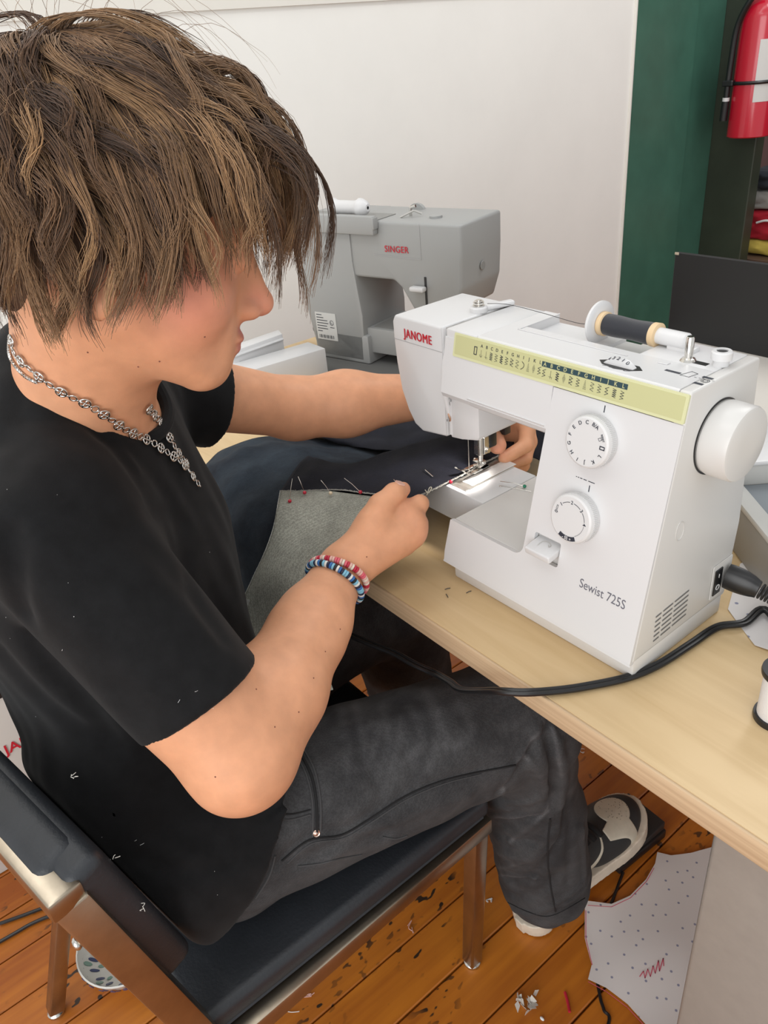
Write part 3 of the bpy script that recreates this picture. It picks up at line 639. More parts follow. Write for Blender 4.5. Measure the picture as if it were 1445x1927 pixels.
def flatcone(a, b, ra, rb, nrm, sn):
    """tapered capsule squashed by factor sn along nrm"""
    a = np.array(a, float); b = np.array(b, float); ab = b-a; L2 = ab@ab; n = np.array(nrm, float); d = ab/np.sqrt(L2); n = n-d*(n@d); n /= np.linalg.norm(n)
    def f(P):
        t = np.clip((P-a)@ab/L2, 0, 1); q = P-a-t[:, None]*ab; h = q@n
        q = q+(h*(1/sn-1))[:, None]*n
        return (np.sqrt((q*q).sum(1))-(ra+(rb-ra)*t))*min(1, sn)
    return f
def halfspace(p, n):
    p = np.array(p, float); n = np.array(n, float); n /= np.linalg.norm(n)
    return lambda P: (P-p)@n
def mesh_field(F, lo, hi, vox, B=14):
    """surface nets on sparse blocks"""
    lo = np.array(lo, float); hi = np.array(hi, float); n = np.ceil((hi-lo)/vox).astype(int)
    nb = np.ceil(n/B).astype(int); half = B*vox/2; R = half*math.sqrt(3)
    g = np.stack(np.meshgrid(*[np.arange(k) for k in nb], indexing='ij'), -1).reshape(-1, 3)
    cen = lo+(g*B+B/2)*vox; act = np.abs(F(cen)) < R*2.1
    IDs = []; VS = []; QS = []
    st = np.array([1, 4096, 4096*4096], dtype=np.int64)
    ax = np.arange(-1, B+1)
    loc = np.stack(np.meshgrid(ax, ax, ax, indexing='ij'), -1).reshape(-1, 3)
    for b, c in zip(g[act], cen[act]):
        ops = F.cull(c, R+vox*2)
        if not any(o[2] == 'u' for o in ops): continue
        base = b*B; P = lo+(base+loc)*vox
        D = F(P, ops).reshape(B+2, B+2, B+2).astype(np.float32)
        ins = D < 0
        if ins.all() or not ins.any(): continue
        m = B+1
        cnt = np.zeros((m, m, m), np.int8); 
        for dx in (0, 1):
            for dy in (0, 1):
                for dz in (0, 1): cnt += ins[dx:dx+m, dy:dy+m, dz:dz+m]
        cells = np.argwhere((cnt > 0) & (cnt < 8))
        if len(cells) == 0: continue
        acc = np.zeros((len(cells), 3)); nn = np.zeros(len(cells)); i, j, k = cells.T
        for e in range(3):
            oth = [q for q in range(3) if q != e]
            for u in (0, 1):
                for v in (0, 1):
                    o0 = [0, 0, 0]; o0[oth[0]] = u; o0[oth[1]] = v; o1 = list(o0); o1[e] = 1
                    a = D[i+o0[0], j+o0[1], k+o0[2]]; bb = D[i+o1[0], j+o1[1], k+o1[2]]
                    s = (a < 0) != (bb < 0); t = np.where(s, a/(a-bb+1e-20), 0)
                    pt = np.zeros((len(cells), 3)); pt[:, oth[0]] = u; pt[:, oth[1]] = v; pt[:, e] = t
                    acc += pt*s[:, None]; nn += s
        V = lo+(base-1+cells+acc/nn[:, None])*vox
        gid = ((base-1+cells+2).astype(np.int64)*st).sum(1)
        IDs.append(gid); VS.append(V)
        for e in range(3):
            o = [q for q in range(3) if q != e]
            sl0 = [slice(1, B+1)]*3; sl1 = list(sl0); sl1[e] = slice(2, B+2)
            a = ins[tuple(sl0)]; bb = ins[tuple(sl1)]
            for flip in (0, 1):
                ed = np.argwhere((a & ~bb) if flip == 0 else (~a & bb))
                if len(ed) == 0: continue
                ed = ed+base+2
                def cid(du, dv):
                    q = ed.copy(); q[:, o[0]] += du; q[:, o[1]] += dv; return (q.astype(np.int64)*st).sum(1)
                q = [cid(-1, -1), cid(0, -1), cid(0, 0), cid(-1, 0)]
                if (flip == 1) ^ (e == 1): q = q[::-1]
                QS.append(np.stack(q, 1))
    ids = np.concatenate(IDs); V = np.concatenate(VS); Q = np.concatenate(QS)
    u, idx = np.unique(ids, return_index=True); V = V[idx]
    qi = np.searchsorted(u, Q); qi = np.clip(qi, 0, len(u)-1); ok = (u[qi] == Q).all(1)
    return V, qi[ok]
def np_mesh(name, V, Q, m=None, parent=None, smooth=True):
    me = bpy.data.meshes.new(name); nv, nq = len(V), len(Q); k = Q.shape[1]
    me.vertices.add(nv); me.vertices.foreach_set('co', np.ascontiguousarray(V, np.float32).ravel())
    me.loops.add(nq*k); me.loops.foreach_set('vertex_index', np.ascontiguousarray(Q, np.int32).ravel())
    me.polygons.add(nq); me.polygons.foreach_set('loop_start', np.arange(0, nq*k, k, dtype=np.int32)); me.polygons.foreach_set('loop_total', np.full(nq, k, np.int32))
    me.polygons.foreach_set('use_smooth', np.full(nq, smooth)); me.update(); me.validate()
    return link(name, me, m, parent)
def relax(V, Q, it=2, lam=.5):
    """laplacian smoothing (Taubin pair)"""
    e = np.concatenate([Q[:, [0, 1]], Q[:, [1, 2]], Q[:, [2, 3]], Q[:, [3, 0]]]); n = len(V)
    deg = np.bincount(e[:, 0], minlength=n)+np.bincount(e[:, 1], minlength=n); deg = np.maximum(deg, 1)[:, None]
    for _ in range(it):
        for l in (lam, -lam*1.03):
            s = np.zeros_like(V)
            for c in range(3): s[:, c] = np.bincount(e[:, 0], V[e[:, 1], c], n)+np.bincount(e[:, 1], V[e[:, 0], c], n)
            V = V+l*(s/deg-V)
    return V
def add_color(o, name, cols):
    a = o.data.color_attributes.new(name, 'FLOAT_COLOR', 'POINT'); c = np.ones((len(o.data.vertices), 4), np.float32); c[:, :3] = cols; a.data.foreach_set('color', c.ravel())
def nrmz(v): v = np.array(v, float); return v/np.linalg.norm(v)

# ---------------------------------------------------------------- figure layout (metres)
HS = 1.01
hf = nrmz((.27, .90, -.345)); hx = nrmz(np.cross(hf, (0, 0, 1))); hx = nrmz(hx+np.array([0, 0, .03])); hu = np.cross(hx, hf)   # forward, person's right, up
HR = np.stack([hx, hf, hu], 1)
HC = at(508, 574, .668)-HR@np.array([0, .1225, -.040])*HS                      # skull centre, from the nose tip
def H(p): return HC+HR@np.array(p, float)*HS
SR = np.array([-.284, -.406, .972]); SLf = np.array([-.530, -.235, .985])           # shoulders
ER = at(460, 1410, .692); WR = np.array([-.285, -.138, .795])           # right elbow, wrist
EL = np.array([-.520, -.030, .888]); WL = np.array([-.425, .178, .868])            # left elbow, wrist
NB = np.array([-.392, -.330, 1.015])                       # base of the neck
CH = np.array([-.418, -.338, .890]); PE = np.array([-.385, -.340, .560])
fwd = nrmz((.62, .78, 0)); lat = nrmz(SR-SLf); 
CR = np.stack([nrmz(np.array([lat[0], lat[1], 0])), nrmz(np.cross((0, 0, 1), np.array([lat[0], lat[1], 0]))), np.array([0, 0, 1.])], 1)

body = Field()
def hell(c, r, R=None): return ell(c, np.array(r)*HS, R)
def hcone(a, b, ra, rb): return rcone(a, b, ra*HS, rb*HS)
# skull and face
body.add(hell(H((0, -.016, .030)), (.074, .095, .088), HR), .01)
body.add(hell(H((0, .026, -.035)), (.060, .066, .078), HR), .03)
for s in (-1, 1):
    body.add(hcone(H((s*.052, .000, -.058)), H((s*.026, .066, -.098)), .017, .015), .028)
    body.add(hell(H((s*.040, .050, -.038)), (.026, .028, .032), HR), .02)
body.add(hell(H((0, .077, -.100)), (.022, .016, .016), HR), .022)
body.add(hell(H((0, .072, .016)), (.052, .022, .016), HR), .02)
body.add(hell(H((0, .080, -.072)), (.030, .014, .026), HR), .02)
for s in (-1, 1): body.add(hell(H((s*.032, .1040, -.004)), (.0135, .0100, .0100), HR), .008, 's')
for s in (-1, 1): body.add(hell(H((s*.031, .0795, -.005)), (.0145, .0115, .0105), HR), .006)
body.add(hcone(H((0, .0890, .004)), H((0, .1120, -.036)), .0075, .0095), .012)
body.add(hcone(H((0, .078, -.002)), H((0, .094, -.044)), .012, .014), .012)
body.add(hell(H((0, .1130, -.0400)), (.0115, .0115, .0100), HR), .008)
for s in (-1, 1):
    body.add(hell(H((s*.0125, .1015, -.0455)), (.0078, .0105, .0078), HR), .006)
body.add(hell(H((0, .0955, -.0690)), (.0225, .0075, .0050), HR), .006)
body.add(hell(H((0, .0940, -.0785)), (.0195, .0080, .0060), HR), .005)
for s in (-1, 1):       # ears
    er = np.stack([nrmz(HR@np.array([1, -.35*s*1.0, 0.])) if s > 0 else nrmz(HR@np.array([1, .35, 0.])), nrmz(HR@np.array([.35*s, 1, .2])), nrmz(HR@np.array([0, -.2, 1.]))], 1)
    body.add(hell(H((s*.0740, -.024, -.030)), (.0065, .0175, .0310), er), .006)
    body.add(hell(H((s*.0815, -.020, -.028)), (.0045, .0095, .0180), er), .005, 's')
# neck
body.add(rcone(H((0, -.030, -.030)), NB+np.array([.012, -.004, .0]), .052, .058), .03)
body.add(rcone(H((0, -.014, -.072)), NB+fwd*.014+np.array([0, 0, -.01]), .038, .042), .03)
# torso (under the shirt)
body.add(ell(CH, (.150, .095, .165), CR), .03)
body.add(rcone(NB+np.array([0, 0, -.03]), SR+np.array([-.01, .008, -.005]), .050, .045), .04)
body.add(rcone(NB+np.array([0, 0, -.03]), SLf+np.array([.01, -.008, -.005]), .050, .045), .04)
body.add(rcone(CH+np.array([0, 0, -.05]), PE, .105, .110), .06)
# right arm
body.add(rcone(SR, SR*.45+ER*.55, .051, .0500), .03); body.add(rcone(SR*.45+ER*.55, ER, .0500, .0425), .02); body.add(rcone(SR*.28+ER*.72+np.array([.0, -.010, -.006]), ER+np.array([.0, -.010, -.006]), .0440, .0370), .03)
fa = nrmz(WR-ER); fn = nrmz(np.cross(fa, (0, 0, 1)))
body.add(rcone(ER, ER+(WR-ER)*.28, .0400, .0430), .03); body.add(rcone(ER+(WR-ER)*.28, ER+(WR-ER)*.66, .0430, .0350), .03)
body.add(flatcone(ER+(WR-ER)*.60, WR, .0365, .0280, (.55, .2, .8), .82), .025)
body.add(ell(ER+np.array([.002, -.014, -.012]), (.020, .020, .020)), .04)
# left arm
body.add(rcone(SLf, EL, .048, .0385), .03)
body.add(rcone(EL, EL+(WL-EL)*.3, .0390, .0405), .02); body.add(rcone(EL+(WL-EL)*.3, WL, .0405, .0255), .025)

def finger(F, pts, r0, r1, k=.004):
    pts = [np.array(p, float) for p in pts]; n = len(pts)-1
    for i in range(n):
        F.add(rcone(pts[i], pts[i+1], r0+(r1-r0)*i/n, r0+(r1-r0)*(i+1)/n), k if i else .010)
# ---- right hand: fist-like pinch, back of the hand up
DW = float((WR-CAM)@RM[2])
hp_ = lambda u, v, dd: at(u, v, DW+dd)
RH = {}
RH['mI'] = hp_(752, 965, .030); RH['mM'] = hp_(778, 985, .026); RH['mR'] = hp_(777, 1006, .030); RH['mP'] = hp_(757, 1024, .040)
for nm, r in (('mI', .0150), ('mM', .0145), ('mR', .0138), ('mP', .0128)):
    body.add(rcone(WR+(RH[nm]-WR)*.10, RH[nm], .0180, r), .016)
finger(body, [RH['mI'], hp_(790, 948, .036), hp_(787, 953, .062), hp_(765, 962, .070)], .0112, .0080)
finger(body, [RH['mM'], hp_(788, 985, .050), hp_(772, 990, .068), hp_(752, 985, .066)], .0115, .0085)
finger(body, [RH['mR'], hp_(780, 1006, .058), hp_(765, 1008, .072), hp_(748, 1000, .068)], .0108, .0082)
finger(body, [RH['mP'], hp_(760, 1024, .062), hp_(748, 1022, .074), hp_(735, 1012, .070)], .0098, .0075)
body.add(rcone(WR+(RH['mI']-WR)*.15, hp_(700, 985, .012), .0200, .0175), .014)
finger(body, [hp_(694, 995, .012), hp_(716, 952, .012), hp_(742, 928, .016), hp_(758, 921, .024)], .0158, .0088, .006)
# ---- left hand: thumb and index pinch the seam behind the foot
LM = WL
lI = at(985, 782, 1.030); lt = at(915, 790, 1.015)
def lp(u, v, D): return at(u, v, D)
body.add(rcone(WL, lp(962, 775, 1.06), .0260, .0170), .014); body.add(rcone(WL, lp(985, 800, 1.075), .0260, .0165), .014); body.add(rcone(WL, lp(980, 830, 1.085), .0240, .0150), .014)
finger(body, [lp(975, 775, 1.065), lp(991, 802, 1.055), lp(989, 838, 1.045), lp(950, 862, 1.030)], .0118, .0088)
finger(body, [lp(985, 800, 1.090), lp(996, 832, 1.078), lp(988, 862, 1.064), lp(955, 876, 1.050)], .0112, .0082)
finger(body, [lp(982, 830, 1.105), lp(990, 852, 1.092), lp(984, 876, 1.078), lp(962, 886, 1.066)], .0105, .0078)
finger(body, [lp(972, 850, 1.115), lp(982, 868, 1.100), lp(974, 886, 1.088)], .0095, .0072)
finger(body, [lp(908, 755, 1.060), lp(917, 792, 1.040), lp(927, 822, 1.026), lp(936, 838, 1.018)], .0142, .0118, .006)

person = tag(empty('person', (-.39, -.30, 0)), 'seated person with wavy brown hair in black t-shirt and charcoal jeans sewing denim', 'person')
V, Q = mesh_field(body, (-.72, -.60, .42), (-.02, .36, 1.36), .0021)
V = relax(V, Q, 2)
# skin colour: base tone with flushed cheeks, nose, lips, knuckles
def blob(c, r): d = np.sqrt(((V-c)**2).sum(1)); return np.exp(-(d/r)**2)
base = np.array([.70, .345, .195]); red = np.array([.72, .255, .19]); lip = np.array([.52, .150, .140])
w = np.zeros(len(V))
for s in (-1, 1): w += .75*blob(H((s*.050, .045, -.035)), .035)
w += .85*blob(H((0, .110, -.042)), .018)+.25*blob(H((.06, 0, -.02)), .03)
w += .45*sum(blob(RH[k_], .012) for k_ in RH)+.5*blob(lp(936, 838, 1.018), .014)+.35*blob(lp(945, 858, 1.0), .014)+.3*blob(hp_(758, 921, .024), .010)
w = np.clip(w, 0, 1)[:, None]
wl = np.clip(1.6*blob(H((0, .101, -.0690)), .010)+1.6*blob(H((.012, .097, -.0700)), .009)+1.6*blob(H((-.012, .097, -.0700)), .009)+1.6*blob(H((0, .1, -.0790)), .010)+1.3*blob(H((.010, .098, -.0785)), .008), 0, 1)[:, None]
col = base*(1-w)+red*w; col = col*(1-wl*.75)+lip*wl*.75
# moles
for c_ in [onx(270, 696, -.24), hp_(700, 1040, 0)]: pass
skin = mat('skin', tuple(base), .48, spec=.35, sss=.12)
nt, ns, b = nodes(skin)
vc = ns.new('ShaderNodeVertexColor'); vc.layer_name = 'tone'
tc = ns.new('ShaderNodeTexCoord'); nz = ns.new('ShaderNodeTexNoise'); nz.inputs['Scale'].default_value = 55; nz.inputs['Detail'].default_value = 4; nt.links.new(tc.outputs['Object'], nz.inputs[0])
rm = ns.new('ShaderNodeMapRange'); rm.inputs[1].default_value = .3; rm.inputs[2].default_value = .7; rm.inputs[3].default_value = .93; rm.inputs[4].default_value = 1.07; nt.links.new(nz.outputs['Fac'], rm.inputs[0])
mu = ns.new('ShaderNodeVectorMath'); mu.operation = 'SCALE'; nt.links.new(vc.outputs[0], mu.inputs[0]); nt.links.new(rm.outputs[0], mu.inputs['Scale']); nt.links.new(mu.outputs[0], b.inputs['Base Color'])
n2 = ns.new('ShaderNodeTexNoise'); n2.inputs['Scale'].default_value = 700; nt.links.new(tc.outputs['Object'], n2.inputs[0]); bp = ns.new('ShaderNodeBump'); bp.inputs['Strength'].default_value = .08; bp.inputs['Distance'].default_value = .001; nt.links.new(n2.outputs['Fac'], bp.inputs['Height']); nt.links.new(bp.outputs[0], b.inputs['Normal'])
bo = np_mesh('body', V, Q, skin, person); add_color(bo, 'tone', col)
BODY_BVH = BVHTree.FromPolygons([Vector(v) for v in V], [tuple(q) for q in Q.tolist()])
def snap(p, bvh=None, off=0.):
    h = (bvh or BODY_BVH).find_nearest(Vector(p)); return np.array(h[0])+np.array(h[1])*off, np.array(h[1])
# ================================================================ clothes
def trace(F, u, v, t0=.45, n=70):
    d = ray(u, v); d = d/np.linalg.norm(d); t = t0
    for _ in range(n):
        e = float(F(np.array([CAM+d*t]))[0])
        if e < .0004: break
        t += e*.85
        if t > 3: break
    return CAM+d*t
def creases(F, lines):
    """lines: list of (pixel polyline, width, depth). returns displacement fn; depth>0 valley"""
    segs = []
    for px, w, A in lines:
        pts = [trace(F, p[0], p[1]) for p in spline([(a, b_, 0) for a, b_ in px], 4)]
        for i, (a, b) in enumerate(zip(pts, pts[1:])):
            if np.linalg.norm(a-b) < .05: segs.append((a, b, w, A))
    groups = {}
    for a, b, w, A in segs: groups.setdefault((w, A), []).append((a, b))
    packed = {k: (np.array([g[0] for g in v]), np.array([g[1] for g in v]), np.array([(g[0]+g[1])/2 for g in v]), np.array([np.linalg.norm(g[0]-g[1])/2 for g in v])) for k, v in groups.items()}
    def f(P):
        out = np.zeros(len(P)); c = P.mean(0); Rm = np.sqrt(((P-c)**2).sum(1).max()) if len(P) > 1 else 0.
        if Rm > .2: return out
        for (w, A), (ga, gb, gm, gl) in packed.items():
            near = np.where(np.sqrt(((gm-c)**2).sum(1)) < Rm+.012+4*w+gl)[0]
            if len(near) == 0: continue
            dm = np.full(len(P), 9.)
            for i in near:
                a, b = ga[i], gb[i]; ab = b-a; t = np.clip((P-a)@ab/(ab@ab+1e-12), 0, 1); q = P-a-t[:, None]*ab; dm = np.minimum(dm, np.sqrt((q*q).sum(1)))
            out += A*np.exp(-(dm/w)**2)
        return np.clip(out, -.0075, .0085)
    return f
# ---------------------------------------------------------------- black t-shirt
shirt = Field()
shirt.add(ell(CH+np.array([-.004, -.004, .0]), (.165, .108, .20), CR), .03)
shirt.add(rcone(NB+np.array([0, 0, -.022]), SR+np.array([-.012, .008, -.004]), .060, .056), .05)
shirt.add(rcone(NB+np.array([0, 0, -.022]), SLf+np.array([.012, -.008, -.004]), .056, .054), .05)
shirt.add(rcone(CH+np.array([0, -.01, -.06]), PE+np.array([0, -.012, .04]), .128, .140), .08)
shirt.add(ell(PE+np.array([0, -.022, .0]), (.184, .150, .115)), .06)
shirt.add(rcone((-.325, -.425, .560), (-.325, -.415, .640), .100, .085), .05)
shirt.add(rcone(NB-fwd*.030+np.array([0, 0, -.03]), NB-fwd*.012+np.array([0, 0, .035]), .058, .054), .04)
shirt.add(rcone((-.276, -.372, .560), (-.262, -.262, .566), .104, .103), .04)
uR = nrmz(ER-SR); uL = nrmz(EL-SLf); hemR = SR+(ER-SR)*.76; hemL = SLf+(EL-SLf)*.46
shirt.add(rcone(SR, hemR+uR*.06, .062, .0600), .03)
shirt.add(rcone(SLf, hemL+uL*.06, .058, .066), .03)
fold_base = Field(); fold_base.ops = list(shirt.ops)
shirt.add(lambda P: .0032*vnoise(P*np.array([9., 9, 5]), 3)+.0012*vnoise(P*np.array([26., 26, 14]), 5), 0, 'd')
shirt.add(creases(fold_base, [([(20, 1010), (60, 1200), (160, 1320), (215, 1410)], .010, .010), ([(0, 1230), (90, 1330), (190, 1400)], .012, .006),
    ([(225, 1010), (300, 960), (350, 985)], .010, .003), ([(190, 820), (250, 850), (330, 940)], .008, .003), ([(120, 780), (200, 830), (290, 960)], .009, .0025),
    ([(340, 1000), (370, 1120), (420, 1200)], .010, .004), ([(300, 1560), (400, 1590), (500, 1560)], .012, .004), ([(230, 1600), (350, 1640), (470, 1610)], .010, .004),
    ([(60, 770), (190, 800), (260, 880)], .006, -.002), ([(30, 1090), (60, 1010), (140, 965), (200, 955)], .0035, .0016)]), 0, 'd')
# openings: sleeves, neck, hem
class Gate:      # cut restricted to one sleeve
    pass
def cut_cap(hem, u, r):
    a = hem; 
    def f(P):
        q = P-a; h = q@u; rad = np.sqrt(np.maximum((q*q).sum(1)-h*h, 0)); return np.maximum(-h, np.maximum(rad-r, h-.16))
    return f
nR = nrmz(uR+np.array([.10, -.05, -.05])); nL = nrmz(uL)
shirt.add(cut_cap(hemR, nR, .105), .004, 's'); shirt.add(cut_cap(hemL, nL, .095), .004, 's')
shirt.add(rcone(hemR-uR*.055, hemR+uR*.05, .043, .0545), .004, 's'); shirt.add(rcone(hemL-uL*.055, hemL+uL*.05, .042, .060), .004, 's')
nku = nrmz(H((0, -.02, -.06))-NB)
shirt.add(rcone(NB+fwd*.026+np.array([0, 0, .006]), NB+fwd*.036+nku*.14, .050, .068), .006, 's')
shirt.add(halfspace((-.22, -.350, .57), (0.05, .76, -.66)), .004, 'i')
shirt.add(halfspace((0, 0, .4545), (0, 0, -1)), .006, 'i')
shirt.add(lambda P: (-.4285-.217*(P[:, 2]-.545)-P[:, 1]+.185*(P[:, 0]+.165))-np.clip((P[:, 2]-.755)/.06, 0, 1)*.08, .012, 'i')
V, Q = mesh_field(shirt, (-.70, -.62, .44), (-.05, .02, 1.14), .0031); V = relax(V, Q, 2)
blackcloth = mat('black_cotton', (.0065, .0067, .0075), .85, spec=.2, sheen=.06, noise=(60, .25), bump=(1400, .25))
so = np_mesh('t_shirt', V, Q, blackcloth, person)
SHIRT_BVH = BVHTree.FromPolygons([Vector(v) for v in V], [tuple(q) for q in Q.tolist()])
# rib collar
def collar_pt(a):
    n = nku; e1 = nrmz(np.cross(n, (0, 0, 1.))); e2 = np.cross(n, e1); c = NB+fwd*.026+np.array([0, 0, .006])
    d = e1*math.cos(a)+e2*math.sin(a)
    return c+n*.016+d*.0575
cp = []
for k_ in range(40):
    a = 2*math.pi*k_/40; p = collar_pt(a); cp.append(snap(p, SHIRT_BVH, .0012)[0])
cp = np.array(cp)
for _ in range(4): cp = (np.roll(cp, 1, 0)+2*cp+np.roll(cp, -1, 0))/4
bm = BM(); tube(bm, spline(cp, 2, True), .0062, 10, True); frombm('collar', bm, blackcloth, so)
bm = BM()
for _ in range(26):     # lint specks
    p = trace(fold_base, random.uniform(10, 480), random.uniform(780, 1690)); q, n_ = snap(p, SHIRT_BVH, .0006)
    if random.random() < .5: ball(bm, q, random.uniform(.0002, .0004), 1)
    else:
        d = rng.normal(size=3); d -= n_*(d@n_); d = nrmz(d)*random.uniform(.0008, .0022); tube(bm, [q-d, q+d*.2+n_*.0005, q+d], .00014, 3)
tag(frombm('lint', bm, mat('lint_white', (.75, .75, .75), .9), so), kind='stuff')

# ---------------------------------------------------------------- charcoal jeans
jeans = Field(); HPR = np.array([-.275, -.330, .548]); KNR = np.array([-.180, .032, .530]); ANR = np.array([-.192, .112, .105])
HPL = np.array([-.490, -.305, .548]); KNL = np.array([-.490, .070, .535]); ANL = np.array([-.480, .120, .105])
jeans.add(ell(PE+np.array([0, -.005, -.020]), (.172, .122, .108)), .03)
jeans.add(rcone(HPR, KNR, .094, .076), .05); jeans.add(rcone(HPL, KNL, .094, .078), .05)
jeans.add(rcone(KNR, KNR*.45+ANR*.55, .075, .067), .03); jeans.add(rcone(KNR*.45+ANR*.55, ANR, .070, .075), .03)
jeans.add(rcone(KNL, ANL, .077, .072), .03)
jb = Field(); jb.ops = list(jeans.ops)
jeans.add(lambda P: .0022*vnoise(P*np.array([11., 9, 11]), 11)+.0012*vnoise(P*np.array([24., 20, 24]), 12), 0, 'd')
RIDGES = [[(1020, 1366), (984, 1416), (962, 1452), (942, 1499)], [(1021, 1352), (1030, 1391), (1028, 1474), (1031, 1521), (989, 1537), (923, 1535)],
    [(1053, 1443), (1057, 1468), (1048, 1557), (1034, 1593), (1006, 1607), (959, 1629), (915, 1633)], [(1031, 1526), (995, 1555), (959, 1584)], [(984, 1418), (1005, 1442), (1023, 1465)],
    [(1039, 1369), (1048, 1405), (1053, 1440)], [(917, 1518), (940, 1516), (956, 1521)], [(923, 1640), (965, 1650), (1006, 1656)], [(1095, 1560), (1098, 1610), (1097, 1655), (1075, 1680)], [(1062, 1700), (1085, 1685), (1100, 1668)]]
jeans.add(creases(jb, [(r_,   .0055, -.0050) for r_ in RIDGES]+[([(900, 1530), (960, 1470), (1010, 1390)], .008, .006), ([(905, 1560), (980, 1545), (1035, 1520), (1050, 1440)], .008, .007), ([(925, 1600), (990, 1610), (1040, 1560)], .009, -.007),
    ([(915, 1640), (990, 1655), (1045, 1600), (1060, 1520)], .008, .008), ([(930, 1570), (970, 1580), (1005, 1585)], .006, .005), ([(1028, 1370), (1040, 1450), (1035, 1510)], .007, .007), ([(1012, 1365), (1018, 1440), (1020, 1500)], .007, -.006),
    ([(1055, 1400), (1062, 1480), (1050, 1580)], .007, -.006), ([(930, 1680), (1000, 1690), (1050, 1650)], .009, .007), ([(940, 1700), (1000, 1720), (1060, 1690), (1095, 1660)], .006, -.004),
    ([(970, 1430), (1000, 1480), (1020, 1500)], .007, .004), ([(560, 1630), (640, 1590), (720, 1570)], .010, .006), ([(620, 1610), (700, 1560), (800, 1520), (880, 1500)], .010, -.004),
    ([(520, 1630), (580, 1575), (660, 1555), (780, 1490), (900, 1455)], .006, .0045), ([(700, 1450), (720, 1500), (690, 1540)], .008, .003), ([(760, 1400), (780, 1460), (760, 1500)], .009, .0025),
    ([(1060, 1480), (1075, 1560), (1070, 1660)], .008, .005), ([(920, 1510), (1000, 1510), (1030, 1480)], .006, -.004)]), 0, 'd')
jeans.add(cut_cap(np.array([ANR[0], ANR[1], .062]), nrmz((.05, .25, -1)), .13), .006, 's')
jeans.add(rcone(ANR+np.array([0, 0, .02]), ANR+np.array([0, .02, -.09]), .056, .070), .006, 's')
jeans.add(cut_cap(np.array([ANL[0], ANL[1], .062]), nrmz((.0, .25, -1)), .13), .006, 's')
def seatcut(P): return np.where(P[:, 1] < -.03, .4542-P[:, 2], -.05)
jeans.add(seatcut, .008, 'i')
V, Q = mesh_field(jeans, (-.62, -.52, .02), (-.04, .24, .68), .0029); V = relax(V, Q, 1)
def denim_mat(name, c0, c1, tw=.35, ns_=(9, 9, 9), rough=.88, twscale=900):
    m = mat(name, c0, rough, spec=.2, sheen=.02); nt, ns, b = nodes(m); tc = ns.new('ShaderNodeTexCoord')
    n = ns.new('ShaderNodeTexNoise'); n.inputs['Scale'].default_value = ns_[0]; n.inputs['Detail'].default_value = 7; n.inputs['Roughness'].default_value = .65; nt.links.new(tc.outputs['Object'], n.inputs[0])
    r = ns.new('ShaderNodeValToRGB'); r.color_ramp.elements[0].position = .36; r.color_ramp.elements[0].color = (*c0, 1); r.color_ramp.elements[1].position = .70; r.color_ramp.elements[1].color = (*c1, 1); nt.links.new(n.outputs['Fac'], r.inputs[0])
    mp = ns.new('ShaderNodeMapping'); mp.inputs['Rotation'].default_value = (.5, .6, .7); nt.links.new(tc.outputs['Object'], mp.inputs[0])
    w = ns.new('ShaderNodeTexWave'); w.inputs['Scale'].default_value = twscale/6.28; w.inputs['Distortion'].default_value = 9; w.inputs['Detail'].default_value = 3; w.inputs['Detail Scale'].default_value = 3; nt.links.new(mp.outputs[0], w.inputs[0])
    mr = ns.new('ShaderNodeMapRange'); mr.inputs[3].default_value = 1-tw; mr.inputs[4].default_value = 1+tw; nt.links.new(w.outputs['Fac'], mr.inputs[0])
    mu = ns.new('ShaderNodeVectorMath'); mu.operation = 'SCALE'; nt.links.new(r.outputs[0], mu.inputs[0]); nt.links.new(mr.outputs[0], mu.inputs['Scale']); nt.links.new(mu.outputs[0], b.inputs['Base Color'])
    bp = ns.new('ShaderNodeBump'); bp.inputs['Strength'].default_value = .25; bp.inputs['Distance'].default_value = .0006; nt.links.new(w.outputs['Fac'], bp.inputs['Height']); nt.links.new(bp.outputs[0], b.inputs['Normal']); return m
jm = denim_mat('charcoal_denim', (.032, .032, .034), (.074, .074, .076), .14, (14, 1, 1))
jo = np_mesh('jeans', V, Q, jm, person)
# faded wear lines along the worn fold ridges and whiskers on the thigh
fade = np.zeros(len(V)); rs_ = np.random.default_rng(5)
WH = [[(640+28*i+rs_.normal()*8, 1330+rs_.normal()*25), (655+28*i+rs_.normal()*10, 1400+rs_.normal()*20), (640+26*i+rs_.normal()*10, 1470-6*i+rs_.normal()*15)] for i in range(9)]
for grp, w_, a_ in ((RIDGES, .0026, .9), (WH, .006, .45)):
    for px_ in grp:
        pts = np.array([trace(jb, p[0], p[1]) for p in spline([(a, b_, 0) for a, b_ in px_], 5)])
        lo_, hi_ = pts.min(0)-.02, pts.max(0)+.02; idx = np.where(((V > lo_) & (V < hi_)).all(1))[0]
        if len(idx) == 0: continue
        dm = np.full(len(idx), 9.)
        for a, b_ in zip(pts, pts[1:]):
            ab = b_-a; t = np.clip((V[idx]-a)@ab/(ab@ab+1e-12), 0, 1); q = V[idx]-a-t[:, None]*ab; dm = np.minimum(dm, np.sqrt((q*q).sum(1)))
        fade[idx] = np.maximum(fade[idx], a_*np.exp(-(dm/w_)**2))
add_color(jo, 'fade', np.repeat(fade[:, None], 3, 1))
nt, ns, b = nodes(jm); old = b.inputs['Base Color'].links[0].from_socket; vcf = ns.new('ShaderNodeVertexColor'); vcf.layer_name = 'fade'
ad = ns.new('ShaderNodeMath'); ad.operation = 'ADD'; nt.links.new(vcf.outputs[0], ad.inputs[0]); ad.inputs[1].default_value = 1.
